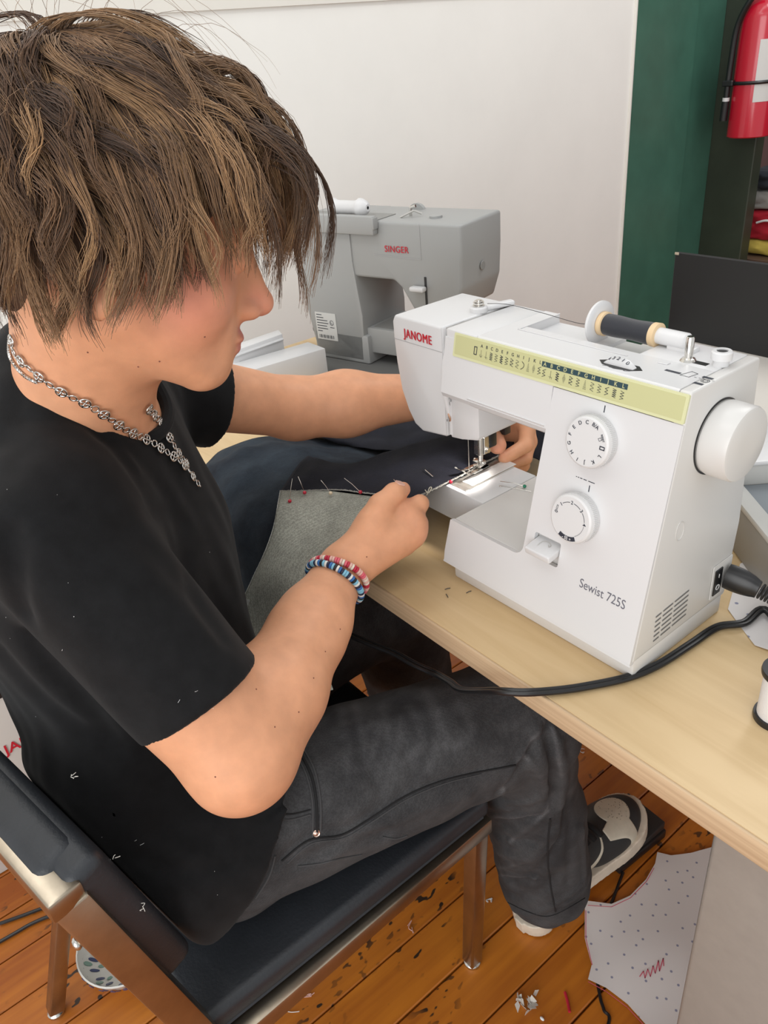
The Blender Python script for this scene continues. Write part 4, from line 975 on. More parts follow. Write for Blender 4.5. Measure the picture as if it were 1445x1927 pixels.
mfd = ns.new('ShaderNodeVectorMath'); mfd.operation = 'SCALE'; nt.links.new(old, mfd.inputs[0]); nt.links.new(ad.outputs[0], mfd.inputs['Scale']); nt.links.new(mfd.outputs[0], b.inputs['Base Color'])
JB = BVHTree.FromPolygons([Vector(v) for v in V], [tuple(q) for q in Q.tolist()])
def hit(bvh, u, v):
    d = Vector(ray(u, v)); h = bvh.ray_cast(Vector(CAM), d.normalized()); return None if h[0] is None else (np.array(h[0]), np.array(h[1]))
def surf_line(bvh, px, off=.0008, n=6):
    pts = []
    for p in spline([(a, b, 0) for a, b in px], n):
        h = hit(bvh, p[0], p[1])
        if h is not None: pts.append(h[0]+h[1]*off)
    return pts
def seam(name, px, r, m, par, bvh, off=.0004, flat=(1, .5)):
    pts = surf_line(bvh, px, off)
    if len(pts) < 3: return None
    bm = BM(); tube(bm, pts, r, 6); return frombm(name, bm, m, par)
sml = mat('jean_stitch', (.055, .055, .057), .9)
smd = mat('jean_seam_dark', (.010, .010, .011), .9)
for px in ([(548, 1405), (575, 1455), (588, 1510), (588, 1575)], [(565, 1400), (592, 1450), (603, 1510), (603, 1565)]): seam('pocket_edge', px, .0011, sml, jo, JB)
seam('pocket_seam', [(556, 1402), (584, 1455), (595, 1510), (596, 1570)], .0016, smd, jo, JB)
seam('coin_pocket_edge', [(521, 1539), (545, 1543), (584, 1533)], .0010, sml, jo, JB); seam('coin_pocket_seam', [(522, 1530), (550, 1532), (584, 1524)], .0009, smd, jo, JB)
seam('side_seam', [(530, 1620), (580, 1582), (640, 1572), (690, 1545), (760, 1500), (830, 1470), (905, 1452), (970, 1440)], .0013, smd, jo, JB); seam('side_seam', [(540, 1625), (585, 1588), (645, 1577), (695, 1550), (765, 1505), (835, 1475), (905, 1457)], .0008, sml, jo, JB)
seam('side_seam', [(1035, 1540), (1030, 1600), (1035, 1660), (1045, 1715)], .0013, smd, jo, JB)
seam('back_pocket', [(560, 1630), (600, 1625), (640, 1615), (680, 1608)], .0011, sml, jo, JB); seam('back_pocket', [(720, 1575), (745, 1578), (765, 1572)], .0010, sml, jo, JB)
seam('belt_loop', [(517, 1610), (505, 1650), (480, 1690)], .0016, sml, jo, JB)
seam('hem_stitch', [(950, 1695), (1000, 1718), (1040, 1722), (1100, 1690)], .0008, smd, jo, JB)
h = hit(JB, 595, 1568)
if h is not None:
    bm = BM(); lathe(bm, [(0, -.001), (.0042, -.001), (.0045, .0008), (.0036, .0016), (.0026, .0010), (.0018, .0018), (0, .0022)], 20, frame_to(h[0], h[0]+h[1])); frombm('rivet', bm, mat('rivet_copper', (.75, .55, .46), .3, metal=1.), jo)

# ---------------------------------------------------------------- sneakers
leather_b = mat('black_leather', (.020, .022, .023), .55, bump=(500, .12)); leather_c = mat('cream_leather', (.62, .58, .47), .5, bump=(400, .1), noise=(30, .10)); solem = mat('off_white_rubber', (.66, .58, .47), .55, noise=(35, .12)); lacem = mat('black_lace', (.008, .008, .009), .8)
def sneaker(heel, toe, name, full=True):
    heel = np.array(heel, float); toe = np.array(toe, float); f = nrmz(toe-heel); x = nrmz(np.cross(f, (0, 0, 1))); u = np.cross(x, f); RMx = np.stack([x, f, u], 1); Ls = np.linalg.norm(toe-heel)
    k = Ls/.30
    def W(P): return heel+(np.atleast_2d(P)*k)@RMx.T
    root = empty(name, tuple(heel)); root.parent = person; root.matrix_parent_inverse = person.matrix_basis.inverted()
    def prt(nm, V, Q, m, par):
        o = np_mesh(nm, W(V), Q, m, None); o.parent = par; 
        if par is root: o.matrix_parent_inverse = (person.matrix_basis @ person.matrix_basis.inverted() @ root.matrix_basis).inverted()
        return o
    hw = [(0, .004), (.012, .024), (.04, .035), (.08, .0365), (.13, .037), (.18, .0435), (.215, .0485), (.245, .0475), (.27, .040), (.288, .026), (.297, .011), (.30, .002)]
    ys = np.array([a for a, _ in hw]); ws = np.array([b_ for _, b_ in hw])
    def wid(y):
        w = np.interp(y, np.linspace(0, .30, 61), wsm)
        w = np.where(y < .036, .0355*np.sqrt(np.clip(1-((.036-y)/.0365)**2, 0, 1)), w)
        return np.where(y > .240, .0478*np.sqrt(np.clip(1-((y-.240)/.0605)**2, 0, 1)), w)
    wsm = np.interp(np.linspace(0, .30, 61), ys, ws)
    for _ in range(6): wsm[1:-1] = (wsm[:-2]+2*wsm[1:-1]+wsm[2:])/4
    def outl(P, off=0.):
        y = P[:, 1]; return np.maximum(np.abs(P[:, 0]+.004*np.sin(y*14))-wid(np.clip(y, 0, .30))-off, np.maximum(-y-off, y-.30-off))
    sole = Field(); sole.add(lambda P: np.maximum(outl(P, .003), np.maximum(P[:, 2]-.030-.012*np.clip((P[:, 1]-.2)/.1, 0, 1)**2, .0-P[:, 2]+.010*np.clip((P[:, 1]-.22)/.08, 0, 1)**2)), .004)
    V, Q = mesh_field(sole, (-.07, -.02, -.01), (.07, .32, .06), .0022); V = relax(V, Q, 2); prt('sole', V, Q, solem, root)
    up = Field()
    up.add(ell((0, .222, .036), (.0455, .074, .036)), .01); up.add(rcone((0, .205, .045), (0, .115, .082), .036, .037), .03); up.add(ell((0, .055, .070), (.036, .052, .085)), .03); up.add(rcone((0, .04, .13), (0, .10, .13), .033, .036), .03)
    up.add(lambda P: np.maximum(outl(P, -.0005), .022-P[:, 2]), .006, 'i')
    V, Q = mesh_field(up, (-.07, -.02, 0), (.07, .32, .19), .0022); V = relax(V, Q, 2); prt('upper', V, Q, leather_b, root)
    def patch(nm, region, m, off=.0016, kk=.002):
        F = Field(); ops = list(up.ops); F.ops = ops+[(lambda P: np.full(len(P), -off), 0, 'd'), (region, kk, 'i')]
        V, Q = mesh_field(F, (-.07, -.02, 0), (.07, .32, .19), .0014); 
        if len(V): return prt(nm, relax(V, Q, 1), Q, m, root)
    if full:
        cap = lambda P: np.minimum(np.sqrt(((P[:, 0]+.000)/.029)**2+((P[:, 1]-.238)/.031)**2)*.030-.030, np.maximum(np.abs(P[:, 0]-.026)-.008-.3*(P[:, 1]-.19), np.maximum(.190-P[:, 1], P[:, 1]-.25)))
        cap2 = lambda P: np.maximum(np.maximum(cap(P), -(P[:, 2]-.030)), -.02-P[:, 2])
        pc_ = patch('toe_cap', cap2, leather_c)
        bm = BM()
        for i in range(44):
            a = random.uniform(0, 6.28); r = math.sqrt(random.random()); X = np.array([.024*r*math.cos(a), .243+.028*r*math.sin(a), .045])
            P = np.array([X]); 
            for _ in range(30):
                e = float(up(P)[0]); P = P+np.array([[0, 0, -e*.6]])
            q = W(P+np.array([[0, 0, .0018]]))[0]; ball(bm, q, .00065, 1)
        po = frombm('perforations', bm, leather_b); tag(po, kind='stuff'); po.parent = pc_
        sw_ = lambda P: np.maximum(np.abs((P[:, 2]-.046)-.55*(P[:, 1]-.135)-9*(P[:, 1]-.135)**2)-.012*np.clip(1-(P[:, 1]-.10)/.10, .15, 1), np.maximum(.085-P[:, 1], P[:, 1]-.185))
        sw2 = lambda P: np.maximum(sw_(P), -(P[:, 0]-.008))
        patch('side_panel', sw2, leather_c)
        bm = BM()
        for j in range(5):
            y0 = .178-j*.016; a = W([[-.020, y0, .060+.0065*j+.02]])[0]
            row = []
            for xx in np.linspace(-.024, .024, 9):
                P = np.array([[xx, y0+.004*math.sin(xx*60), .16]])
                for _ in range(40): e = float(up(P)[0]); P = P+np.array([[0, 0, -e*.7]])
                row.append(W(P+np.array([[0, 0, .002]]))[0])
            tube(bm, row, .0032, 8, flat=(1.5, .6, tuple(u)))
        lo_ = frombm('laces', bm, lacem); lo_.parent = root; lo_.matrix_parent_inverse = root.matrix_basis.inverted()
    return root
toeR = onz(1192, 1528, .045)
sneaker((-.199, .062, .001), toeR+np.array([0, .004, 0]), 'sneaker')
sneaker((-.485, .070, .001), (-.470, .368, .001), 'sneaker', False)
# ================================================================ hair
hair_m = mat('brown_hair', (.10, .055, .028), .5, spec=.22); nt, ns, b = nodes(hair_m)
vc = ns.new('ShaderNodeVertexColor'); vc.layer_name = 'strand'; nt.links.new(vc.outputs[0], b.inputs['Base Color'])
b.inputs['Sheen Weight'].default_value = .15
EC = np.array([0, -.014, .030]); ER3 = np.array([.080, .102, .085])         # scalp ellipsoid, head space
crown = nrmz((.10, -.50, .86))
wd = HR.T@np.array([0, 0, -1.])                                             # world down in head space
def tol(P): return HC+HS*(P@HR.T)
def guide(r, length, layer, sway, wav, ph, side, npt=12):
    """grow one lock over the scalp from unit direction r; returns head-space points"""
    r = nrmz(r); pts = []; ds = length/(npt-1); free = False; p = None; rr = r.copy(); dirn = None
    for i in range(npt):
        t = i/(npt-1)
        if not free:
            off = layer*(1-math.exp(-t*7))*(1-.25*t)+.004
            q = EC+rr*ER3; n = nrmz(rr/ER3); p = q+n*off
            pts.append(p)
            tan = rr-crown*(rr@crown); tan = rr*0+nrmz(crown*(-1)+rr*(rr@crown)) if np.linalg.norm(tan) < .05 else nrmz(-(crown-rr*(rr@crown)))
            bi = np.cross(rr, tan)
            d = nrmz(tan*(1-.0)+bi*(side+sway*math.sin(ph+t*wav*6.28))+wd*.30)
            d = d-rr*(d@rr)
            rr = nrmz(rr+d*ds/(ER3.mean()+off))
            if len(pts) > 1: dirn = nrmz(pts[-1]-pts[-2])
            fr = rr[1]                            # front locks leave the scalp at the hairline
            if rr[2] < (-.05 if fr < .2 else .28*fr) and len(pts) > 2: free = True
        else:
            o = np.array([p[0], p[1], 0]); o = o/(np.linalg.norm(o)+1e-9)
            front = max(0, min(1, (p[1]+.02)/.08))
            dn = nrmz(wd*(.35+.45*front)+np.array([0, 0, -1.])*(.75-.5*front)+o*(-.16-.02*front))
            bi = np.cross(o, dn)
            dirn = nrmz(dirn*.62+dn*.38+bi*sway*.55*math.cos(ph+t*wav*6.28)+o*.10*math.sin(ph*1.7+t*wav*6.28))
            p = p+dirn*ds; pts.append(p)
    return np.array(pts)
locks = []
N = 560; k = 0
gold = math.pi*(3-math.sqrt(5))
while k < N:
    z = 1-1.45*(k+.5)/N; a = gold*k; rad = math.sqrt(max(0, 1-z*z)); r = np.array([rad*math.cos(a), rad*math.sin(a), z]); k += 1
    # hairline
    front = r[1]
    lim = .30+.22*max(0, front) if front > .25 else (-.02 if front > -.35 else -.42)
    if z < lim: continue
    locks.append(nrmz(r+rng.normal(size=3)*.05))
for _ in range(26):                                                         # whorl at the crown
    locks.append(nrmz(crown+rng.normal(size=3)*.16))
n_main = len(locks)
for _ in range(95):                                                         # loose surface tufts crossing the flow
    q = nrmz(rng.normal(size=3)+np.array([.25, .1, .5]))
    if q[2] > .05: locks.append(q)
VV = []; QQ = []; CC = []; nv = 0
pal = np.array([[.075, .037, .019], [.125, .065, .032], [.195, .105, .050], [.30, .170, .080], [.42, .250, .118]])
def emit(pts, r0, col0, col1):
    global nv
    n = len(pts); d = np.gradient(pts, axis=0); d /= np.linalg.norm(d, axis=1)[:, None]+1e-12
    u = np.cross(d, np.array([.31, .77, .55])); u /= np.linalg.norm(u, axis=1)[:, None]+1e-12; w = np.cross(d, u)
    t = np.linspace(0, 1, n); rad = r0*np.clip(1.15-t, .12, 1)**.6
    ring = np.stack([pts+rad[:, None]*(math.cos(a)*u+math.sin(a)*w) for a in (0, 2.094, 4.189)], 1)
    VV.append(ring.reshape(-1, 3)); c = col0*(1-t[:, None])+col1*t[:, None]; CC.append(np.repeat(c, 3, 0))
    i = np.arange(n-1)[:, None]*3; q = []
    for s in range(3):
        s2 = (s+1) % 3; q.append(np.concatenate([i+s, i+s2, i+3+s2, i+3+s], 1))
    QQ.append(np.concatenate(q)+nv); nv += n*3
for li, r in enumerate(locks):
    fr = r[1]; top = r[2]
    ln = random.uniform(.095, .150)
    if fr < -.3 and top < .2: ln = random.uniform(.075, .100)
    elif fr < .2 and top < .35: ln = random.uniform(.095, .125)
    if fr > .2: ln = random.uniform(.095, .130)
    layer = random.uniform(.012, .032)*(1.0 if top > -.1 else .75)*(1+1.7*max(0, fr)-.6*max(0, top-.4))
    nn = [float(vnoise(np.array([r*1.1]), q)[0]) for q in (31, 32, 33)]; sway = .42+.26*nn[0]+random.uniform(-.08, .08); wav = 1.0+.3*nn[1]; ph = 4*nn[1]+random.gauss(0, .35); side = .38*nn[2]+random.gauss(.03, .10)
    if li >= n_main: ln = random.uniform(.060, .095); layer = random.uniform(.026, .040)*(1+.6*max(0, fr)-.45*max(0, top-.4)); side = random.gauss(0, .65); sway = random.uniform(.5, 1.0); wav = random.uniform(.8, 1.5); ph = random.uniform(0, 6.28)
    G = guide(r, ln, layer, sway, wav, ph, side)
    tone = random.choice([0, 1, 1, 2, 2, 2, 3]); tip = min(4, tone+random.choice([0, 1, 1, 2]))
    ns_ = 40 if li < n_main else 26; spread = random.uniform(.007, .011); clump = random.uniform(.55, .85)
    lockcut = random.gauss(-.004, .009)
    for s in range(ns_):
        e = rng.normal(size=3)*spread*.6; rj = nrmz(r+e/ER3.mean())
        base_off = (EC+rj*ER3)-(EC+r*ER3); m = len(G); t = np.linspace(0, 1, m)
        lnf = random.uniform(.72, 1.05); tt = t*lnf
        P = np.stack([np.interp(tt, t, G[:, c]) for c in range(3)], 1)
        sp_ = (1-clump*np.clip(t*1.5, 0, 1))
        fz = np.array([math.sin(t_*9+s*1.7)*.0013*t_ for t_ in t])
        P = P+base_off[None]*sp_[:, None]+rng.normal(size=3)[None]*(.0022*t[:, None]**1.5)+fz[:, None]*rng.normal(size=3)[None]
        zl = np.interp(P[:, 1], [-.09, -.05, .0, .05, .09, .12], [-.088, -.075, -.048, -.024, -.022, -.012])+lockcut+random.gauss(0, .005)
        bad = np.where((P[:, 2] < zl) & (np.arange(m) > 3))[0]
        if len(bad):
            e_ = max(4, int(bad[0])); tq = np.linspace(0, e_, m); P = np.stack([np.interp(tq, np.arange(m), P[:, c]) for c in range(3)], 1)
        j = random.uniform(.75, 1.3)
        emit(tol(P), random.uniform(.00028, .00050), pal[tone]*j, pal[tip]*j)
# fly-away strands
for s in range(130):
    r = nrmz(locks[random.randrange(len(locks))]+rng.normal(size=3)*.1)
    if r[2] < .25: continue
    G = guide(r, random.uniform(.07, .12), random.uniform(.040, .062), random.uniform(.3, .9), random.uniform(.8, 2), random.uniform(0, 6.28), random.gauss(0, .4))
    G = G+(np.linspace(0, 1, len(G))**2)[:, None]*rng.normal(size=3)*.010
    emit(tol(G), .00016, pal[2], pal[3])
V = np.concatenate(VV); Q = np.concatenate(QQ); Cc = np.concatenate(CC)
ho = np_mesh('hair', V, Q, hair_m, person); add_color(ho, 'strand', Cc)
# dense under-layer close to the scalp
cap = Field(); cap.add(ell(H(EC+np.array([0, 0, .002])), (ER3+.008)*HS, HR), .01)
cap.add(rcone(H((0, -.075, .0)), H((0, -.072, -.045)), .040*HS, .032*HS), .03)
for s in (-1, 1): cap.add(ell(H((s*.060, -.030, .0)), np.array([.020, .040, .030])*HS, HR), .02)
cap.add(halfspace(H((0, .066, .040)), HR@np.array([0, .75, -.66])), .01, 'i')
V, Q = mesh_field(cap, HC-.17, HC+.17, .004); V = relax(V, Q, 2)
uc = np_mesh('hair_underlayer', V, Q, mat('under_hair', (.070, .038, .021), .7, bump=(120, .8, (1, 1, .15))), ho)
print('hair', len(locks), nv)
# ================================================================ denim being sewn
denim = tag(empty('denim_garment', (-.42, .0, T)), 'dark blue denim garment pinned along its raw edge and fed under the presser foot', 'denim')
navy = denim_mat('navy_denim', (.0055, .0062, .011), (.011, .0122, .021), .16, (22, 1, 1), .82)
blue = denim_mat('blue_denim', (.006, .0100, .018), (.030, .045, .062), .12, (11, 1, 1), .85)
grey = denim_mat('denim_reverse', (.24, .245, .21), (.38, .385, .33), .22, (18, 1, 1), .9)
def sheet(name, rows, m, par, nu=9, nv=9, thick=.0012, wob=.0015, seed=1, fs=22.):
    ctrl = [[onz(u, v, z) for (u, v, z) in r] for r in rows]
    G = grid_surface(ctrl, nu, nv); a, b_, _ = G.shape
    dn = np.cross(np.gradient(G, axis=0), np.gradient(G, axis=1)); dn /= np.linalg.norm(dn, axis=2)[..., None]+1e-12
    if dn[a//2, b_//2, 2] < 0: dn = -dn
    G = G+dn*(wob*vnoise(G*fs, seed))[..., None]
    low = G-dn*thick
    V = np.concatenate([G.reshape(-1, 3), low.reshape(-1, 3)]); n = a*b_
    i, j = np.meshgrid(np.arange(a-1), np.arange(b_-1), indexing='ij'); q = (i*b_+j).ravel()
    top = np.stack([q, q+1, q+b_+1, q+b_], 1); bot = top[:, ::-1]+n
    e = []
    for k in range(b_-1): e += [(k+1, k, k+n, k+1+n)]; o = (a-1)*b_; e += [(o+k, o+k+1, o+k+1+n, o+k+n)]
    for k in range(a-1): e += [(k*b_, (k+1)*b_, (k+1)*b_+n, k*b_+n)]; e += [((k+1)*b_+b_-1, k*b_+b_-1, k*b_+b_-1+n, (k+1)*b_+b_-1+n)]
    Q = np.concatenate([top, bot, np.array(e)]); o = np_mesh(name, V, Q, m, par); return o, G
B_ = BED+T
# washed-blue leg heaped on the table and sliding over its edge into the lap
rowsB = [[(372, 888, .732), (425, 842, .735), (520, 818, .735), (620, 826, .735), (720, 835, .735), (800, 820, .738)],
         [(374, 893, .742), (440, 852, .770), (535, 838, .782), (625, 856, .778), (715, 868, .776), (790, 862, .776)],
         [(378, 905, .744), (448, 895, .778), (540, 890, .786), (620, 905, .784), (700, 912, .784), (770, 905, .790)],
         [(386, 945, .738), (450, 945, .770), (530, 945, .780), (610, 952, .780), (690, 955, .784), (750, 950, .790)],
         [(400, 990, .733), (455, 1000, .752), (515, 1005, .762), (590, 1010, .762), (660, 1015, .762), (720, 1010, .768)],
         [(414, 1030, .715), (462, 1050, .722), (515, 1065, .728), (580, 1075, .726), (640, 1080, .726), (680, 1075, .735)],
         [(430, 1075, .690), (468, 1100, .690), (515, 1125, .690), (570, 1140, .690), (620, 1145, .690), (660, 1140, .69)],
         [(436, 1120, .660), (468, 1150, .655), (515, 1180, .655), (560, 1200, .655), (600, 1210, .655), (640, 1210, .655)]]
ob, GB = sheet('blue_leg', rowsB, blue, denim, wob=.0030, seed=4, fs=16.)
# darker layer behind, under the far arm, running to the back of the machine
rowsD = [[(540, 808, .735), (640, 782, .736), (760, 768, .740), (860, 765, .760), (940, 765, .780), (1020, 770, .780), (1075, 790, .770)],
         [(560, 815, .752), (650, 800, .765), (760, 795, .770), (850, 795, .785), (930, 795, .800), (1000, 800, .798), (1050, 815, .785)],
         [(600, 822, .760), (690, 828, .775), (770, 822, .780), (850, 818, .798), (925, 822, .8065), (985, 832, .802), (1035, 845, .785)],
         [(640, 835, .760), (720, 848, .780), (790, 842, .785), (860, 838, .803), (925, 842, .8070), (975, 852, .803), (1020, 868, .780)]]
sheet('dark_layer', rowsD, navy, denim, wob=.002, seed=6)
# navy strip with the raw edge, on top
rowsN = [[(580, 858, .797), (655, 872, .797), (740, 846, .800), (805, 828, .803), (870, 815, .8068), (930, 812, .8078), (975, 815, .8075)],
         [(563, 872, .800), (650, 886, .800), (735, 868, .803), (800, 855, .806), (865, 840, .8076), (925, 832, .8082), (972, 825, .8078)],
         [(545, 898, .801), (645, 905, .802), (728, 900, .806), (790, 892, .809), (858, 868, .8084), (915, 852, .8084), (966, 834, .8080)],
         [(528, 924, .800), (640, 922, .803), (715, 932, .809), (775, 938, .812), (850, 904, .8090), (906, 874, .8086), (960, 846, .8082)]]
on, GN = sheet('navy_strip', rowsN, navy, denim, nu=12, wob=.0008, seed=8, fs=30.)
# pale reverse side hanging into the lap
rowsG = [[(528, 926, .7985), (600, 922, .8005), (660, 928, .803), (715, 934, .807), (775, 941, .810)],
         [(524, 962, .792), (596, 965, .794), (655, 972, .796), (712, 982, .796), (752, 1000, .792)],
         [(512, 1010, .776), (580, 1025, .778), (645, 1035, .778), (700, 1050, .776), (705, 1062, .770)],
         [(490, 1062, .752), (560, 1085, .754), (630, 1098, .752), (655, 1112, .748), (676, 1122, .742)],
         [(462, 1118, .722), (530, 1150, .722), (605, 1165, .720), (622, 1175, .716), (642, 1180, .712)],
         [(454, 1175, .693), (520, 1210, .690), (595, 1230, .688), (598, 1238, .684), (614, 1242, .682)],
         [(460, 1262, .662), (520, 1290, .660), (560, 1300, .658), (600, 1303, .657), (627, 1298, .657)]]
og, GG = sheet('reverse_side', rowsG, grey, denim, wob=.0042, seed=9, fs=11.)
# turned hem on the left border of the pale side
hp2 = [tuple(onz(u, v, z)) for u, v, z in ((466, 1128, .719), (460, 1175, .694), (462, 1215, .678), (467, 1258, .664))]
bm = BM(); tube(bm, spline(hp2, 6), .0065, 8, flat=(1.2, .30, tuple(nrmz(CAM-np.array(hp2[1]))))); frombm('turned_hem', bm, denim_mat('denim_hem', (.24, .245, .23), (.34, .345, .32), .2), og)
# frayed overlock edge along the raw border
def edge_braid(name, pts, r, m, par, tw=900):
    pts = spline(pts, 8); L = np.concatenate([[0], np.cumsum(np.linalg.norm(np.diff(pts, axis=0), axis=1))]); n = int(L[-1]/.0012); s = np.linspace(0, L[-1], n)
    P = np.stack([np.interp(s, L, pts[:, c]) for c in range(3)], 1); bm = BM()
    for ph in (0, 2.1, 4.2):
        a = s*1500+ph; Pp = P+np.stack([np.cos(a)*.25, np.cos(a)*.8, np.sin(a)], 1)*r+rng.normal(size=P.shape)*r*.25; tube(bm, Pp, r*.45, 4)
    return frombm(name, bm, m, par)
eg = [GN[-1, k] for k in range(0, GN.shape[1], 6)]; eg = [p+np.array([0, 0, .0008]) for p in eg]
edge_braid('overlock_edge', eg[len(eg)//3:], .0011, mat('overlock_thread', (.42, .41, .37), .9), denim); edge_braid('frayed_edge', [p+np.array([0, 0, -.0006]) for p in eg[:len(eg)//3+1]], .0008, mat('overlock_thread', (.42, .41, .37), .9), denim)
edge_braid('frayed_edge', [GG[k, 0]+np.array([0, 0, .0004]) for k in range(0, GG.shape[0], 8)], .0004, mat('fray_thread', (.55, .56, .52), .9), denim)
# ---- pins
pin_red = mat('pin_red', (.50, .006, .03), .15, coat=.6); pin_cream = mat('pin_cream', (.72, .60, .42), .2, coat=.5); pin_green = mat('pin_green', (.01, .22, .12), .2, coat=.5); pin_white = mat('pin_white', (.8, .78, .72), .2)
def pin(u, v, z, du, dv, m, label, r=.0026, dz=.001):
    p = onz(u, v, z); q = onz(u+du, v+dv, z+dz)
    t_ = tag(empty('sewing_pin', tuple(p)), label, 'pin', 'sewing pins')
    bm = BM(); ball(bm, p, r, 2); frombm('pin_head', bm, m, t_)
    bm = BM(); tube(bm, [p, (p+q)/2+np.array([0, 0, .0015]), q], .00038, 6); frombm('pin_shaft', bm, chromeS, t_)
pin(545, 943, .8015, 5, -42, pin_red, 'red headed pin hanging lowest, at the left corner of the pinned denim')
pin(573, 927, .8045, -12, -30, pin_red, 'red headed pin next to the left corner of the pinned denim')
pin(622, 928, .8055, -18, -24, pin_cream, 'cream headed pin in the raw denim edge')
pin(678, 926, .8085, -30, -26, pin_red, 'red headed pin in the denim edge just left of the hand')
pin(763, 942, .8145, -22, -40, pin_red, 'red headed pin between the thumb and index finger of the near hand')
pin(848, 907, .8125, 18, -12, pin_red, 'red headed pin at the corner of the needle plate')
pin(908, 882, .8115, -30, 12, pin_white, 'pearl headed pin lying on navy denim beside the presser foot', .0018)
pin(987, 915, B_+.0026, -46, -9, pin_green, 'green headed pin lying on the bed of the white machine', .0024, 0)
bm = BM(); tube(bm, [onz(941, 914, B_+.0005), onz(1000, 925, B_+.0005)], .0004, 6); ball(bm, onz(941, 915, B_+.0010), .0012, 2, (1.6, 1, .6)); tag(frombm('sewing_pin', bm, chromeS), 'plain flat headed pin lying on the machine bed by the green one', 'pin', 'sewing pins')
bm = BM(); tube(bm, [onz(800, 884, .8125), onz(815, 897, .8125)], .0006, 6); tag(frombm('sewing_pin', bm, chromeS), 'bare pin shaft across the navy denim above the near thumb', 'pin', 'sewing pins')
bm = BM(); tube(bm, spline([onz(800, 922, .8145), onz(806, 928, .8155), onz(812, 918, .8165), onz(808, 918, .8165), onz(803, 932, .8150)], 4), .0006, 6); tag(frombm('safety_pin', bm, mat('pale_wire', (.75, .72, .6), .3, metal=.7)), 'small bent pale pin sticking out of the denim edge beside the hand', 'pin')
# ================================================================ jewellery
BS_V = [v.co.copy() for v in bo.data.vertices]; 
def near_hit(u, v):
    best = None
    for bv in (BODY_BVH, SHIRT_BVH):
        h = hit(bv, u, v)
        if h is not None and (best is None or np.linalg.norm(h[0]-CAM) < np.linalg.norm(best[0]-CAM)): best = h
    return best
silver = mat('silver', (.62, .60, .57), .22, metal=1.); silver_d = mat('oxidised_silver', (.10, .10, .10), .4, metal=1.)
def chain_on(px, off):
    pts = []
    for p in spline([(a, b_, 0) for a, b_ in px], 12):
        h = near_hit(p[0], p[1])
        if h is not None: pts.append((h[0]+h[1]*off, h[1]))
    P = np.array([a for a, _ in pts]); Nn = np.array([n for _, n in pts])
    for _ in range(6):
        P[1:-1] = (P[:-2]+2*P[1:-1]+P[2:])/4; Nn[1:-1] = (Nn[:-2]+2*Nn[1:-1]+Nn[2:])/4
    L = np.concatenate([[0], np.cumsum(np.linalg.norm(np.diff(P, axis=0), axis=1))]); return P, Nn, L
nk = empty('necklace', (-.36, -.33, 1.0)); nk.parent = person; nk.matrix_parent_inverse = person.matrix_basis.inverted()
def under(par_, o): o.parent = par_; o.matrix_parent_inverse = (par_.matrix_parent_inverse.inverted() @ person.matrix_basis.inverted()).inverted() if False else (person.matrix_basis @ par_.matrix_parent_inverse @ par_.matrix_basis).inverted()
def disc_link():
    bm = BM(); torus(bm, Matrix.Identity(4), .0044, .0009, 20, 6)
    for k_ in range(4):
        a = k_*math.pi/2; tube(bm, [(0, 0, 0), (.0015*math.cos(a), .0015*math.sin(a), .0004), (.0042*math.cos(a), .0042*math.sin(a), 0)], [.0005, .0007, .0014], 6)
    ball(bm, (0, 0, .0003), .0010, 1)
    me = bpy.data.meshes.new('disc_link'); bm.to_mesh(me); bm.free(); me.materials.append(silver)
    for p in me.polygons: p.use_smooth = True
    return me
def ring_link():
    bm = BM(); torus(bm, Matrix.Identity(4), .0029, .0008, 16, 6); box(bm, (.0028, -.0009, -.0009), (.0052, .0009, .0009), .0004, 1); box(bm, (-.0052, -.0009, -.0009), (-.0028, .0009, .0009), .0004, 1)
    me = bpy.data.meshes.new('ring_link'); bm.to_mesh(me); bm.free(); me.materials.append(silver)
    for p in me.polygons: p.use_smooth = True
    return me
DM, RG = disc_link(), ring_link()
def lay_chain(px, off=.0028, pitch=.0098):
    P, Nn, L = chain_on(px, off); n = int(L[-1]/pitch)
    for i in range(n+1):
        s = i*pitch; p = np.array([np.interp(s, L, P[:, c]) for c in range(3)]); q = np.array([np.interp(min(s+.004, L[-1]), L, P[:, c]) for c in range(3)])-np.array([np.interp(max(s-.004, 0), L, P[:, c]) for c in range(3)]); nn = np.array([np.interp(s, L, Nn[:, c]) for c in range(3)])
        q = nrmz(q); nn = nrmz(nn-q*(nn@q)); yv = np.cross(nn, q)
        o = bpy.data.objects.new('disc_link' if i % 2 == 0 else 'ring_link', DM if i % 2 == 0 else RG); C.objects.link(o)
        M_ = Matrix(((q[0], yv[0], nn[0], p[0]), (q[1], yv[1], nn[1], p[1]), (q[2], yv[2], nn[2], p[2]), (0, 0, 0, 1)))
        if i % 2: M_ = M_ @ Matrix.Rotation(math.radians(random.uniform(-25, 25)), 4, 'X')
        under(nk, o); o.matrix_basis = M_
lay_chain([(28, 640), (35, 668), (62, 692), (85, 712), (125, 738), (165, 757), (200, 780), (232, 805), (268, 825), (300, 845), (330, 864), (350, 886), (370, 914)])
lay_chain([(276, 768), (300, 800), (318, 830), (334, 858), (352, 880)])
ck = empty('rope_chain', (-.36, -.33, 1.0)); ck.parent = person; ck.matrix_parent_inverse = person.matrix_basis.inverted()
P, Nn, L = chain_on([(22, 640), (22, 668), (34, 690), (52, 708), (72, 718)], .0016); bm = BM()
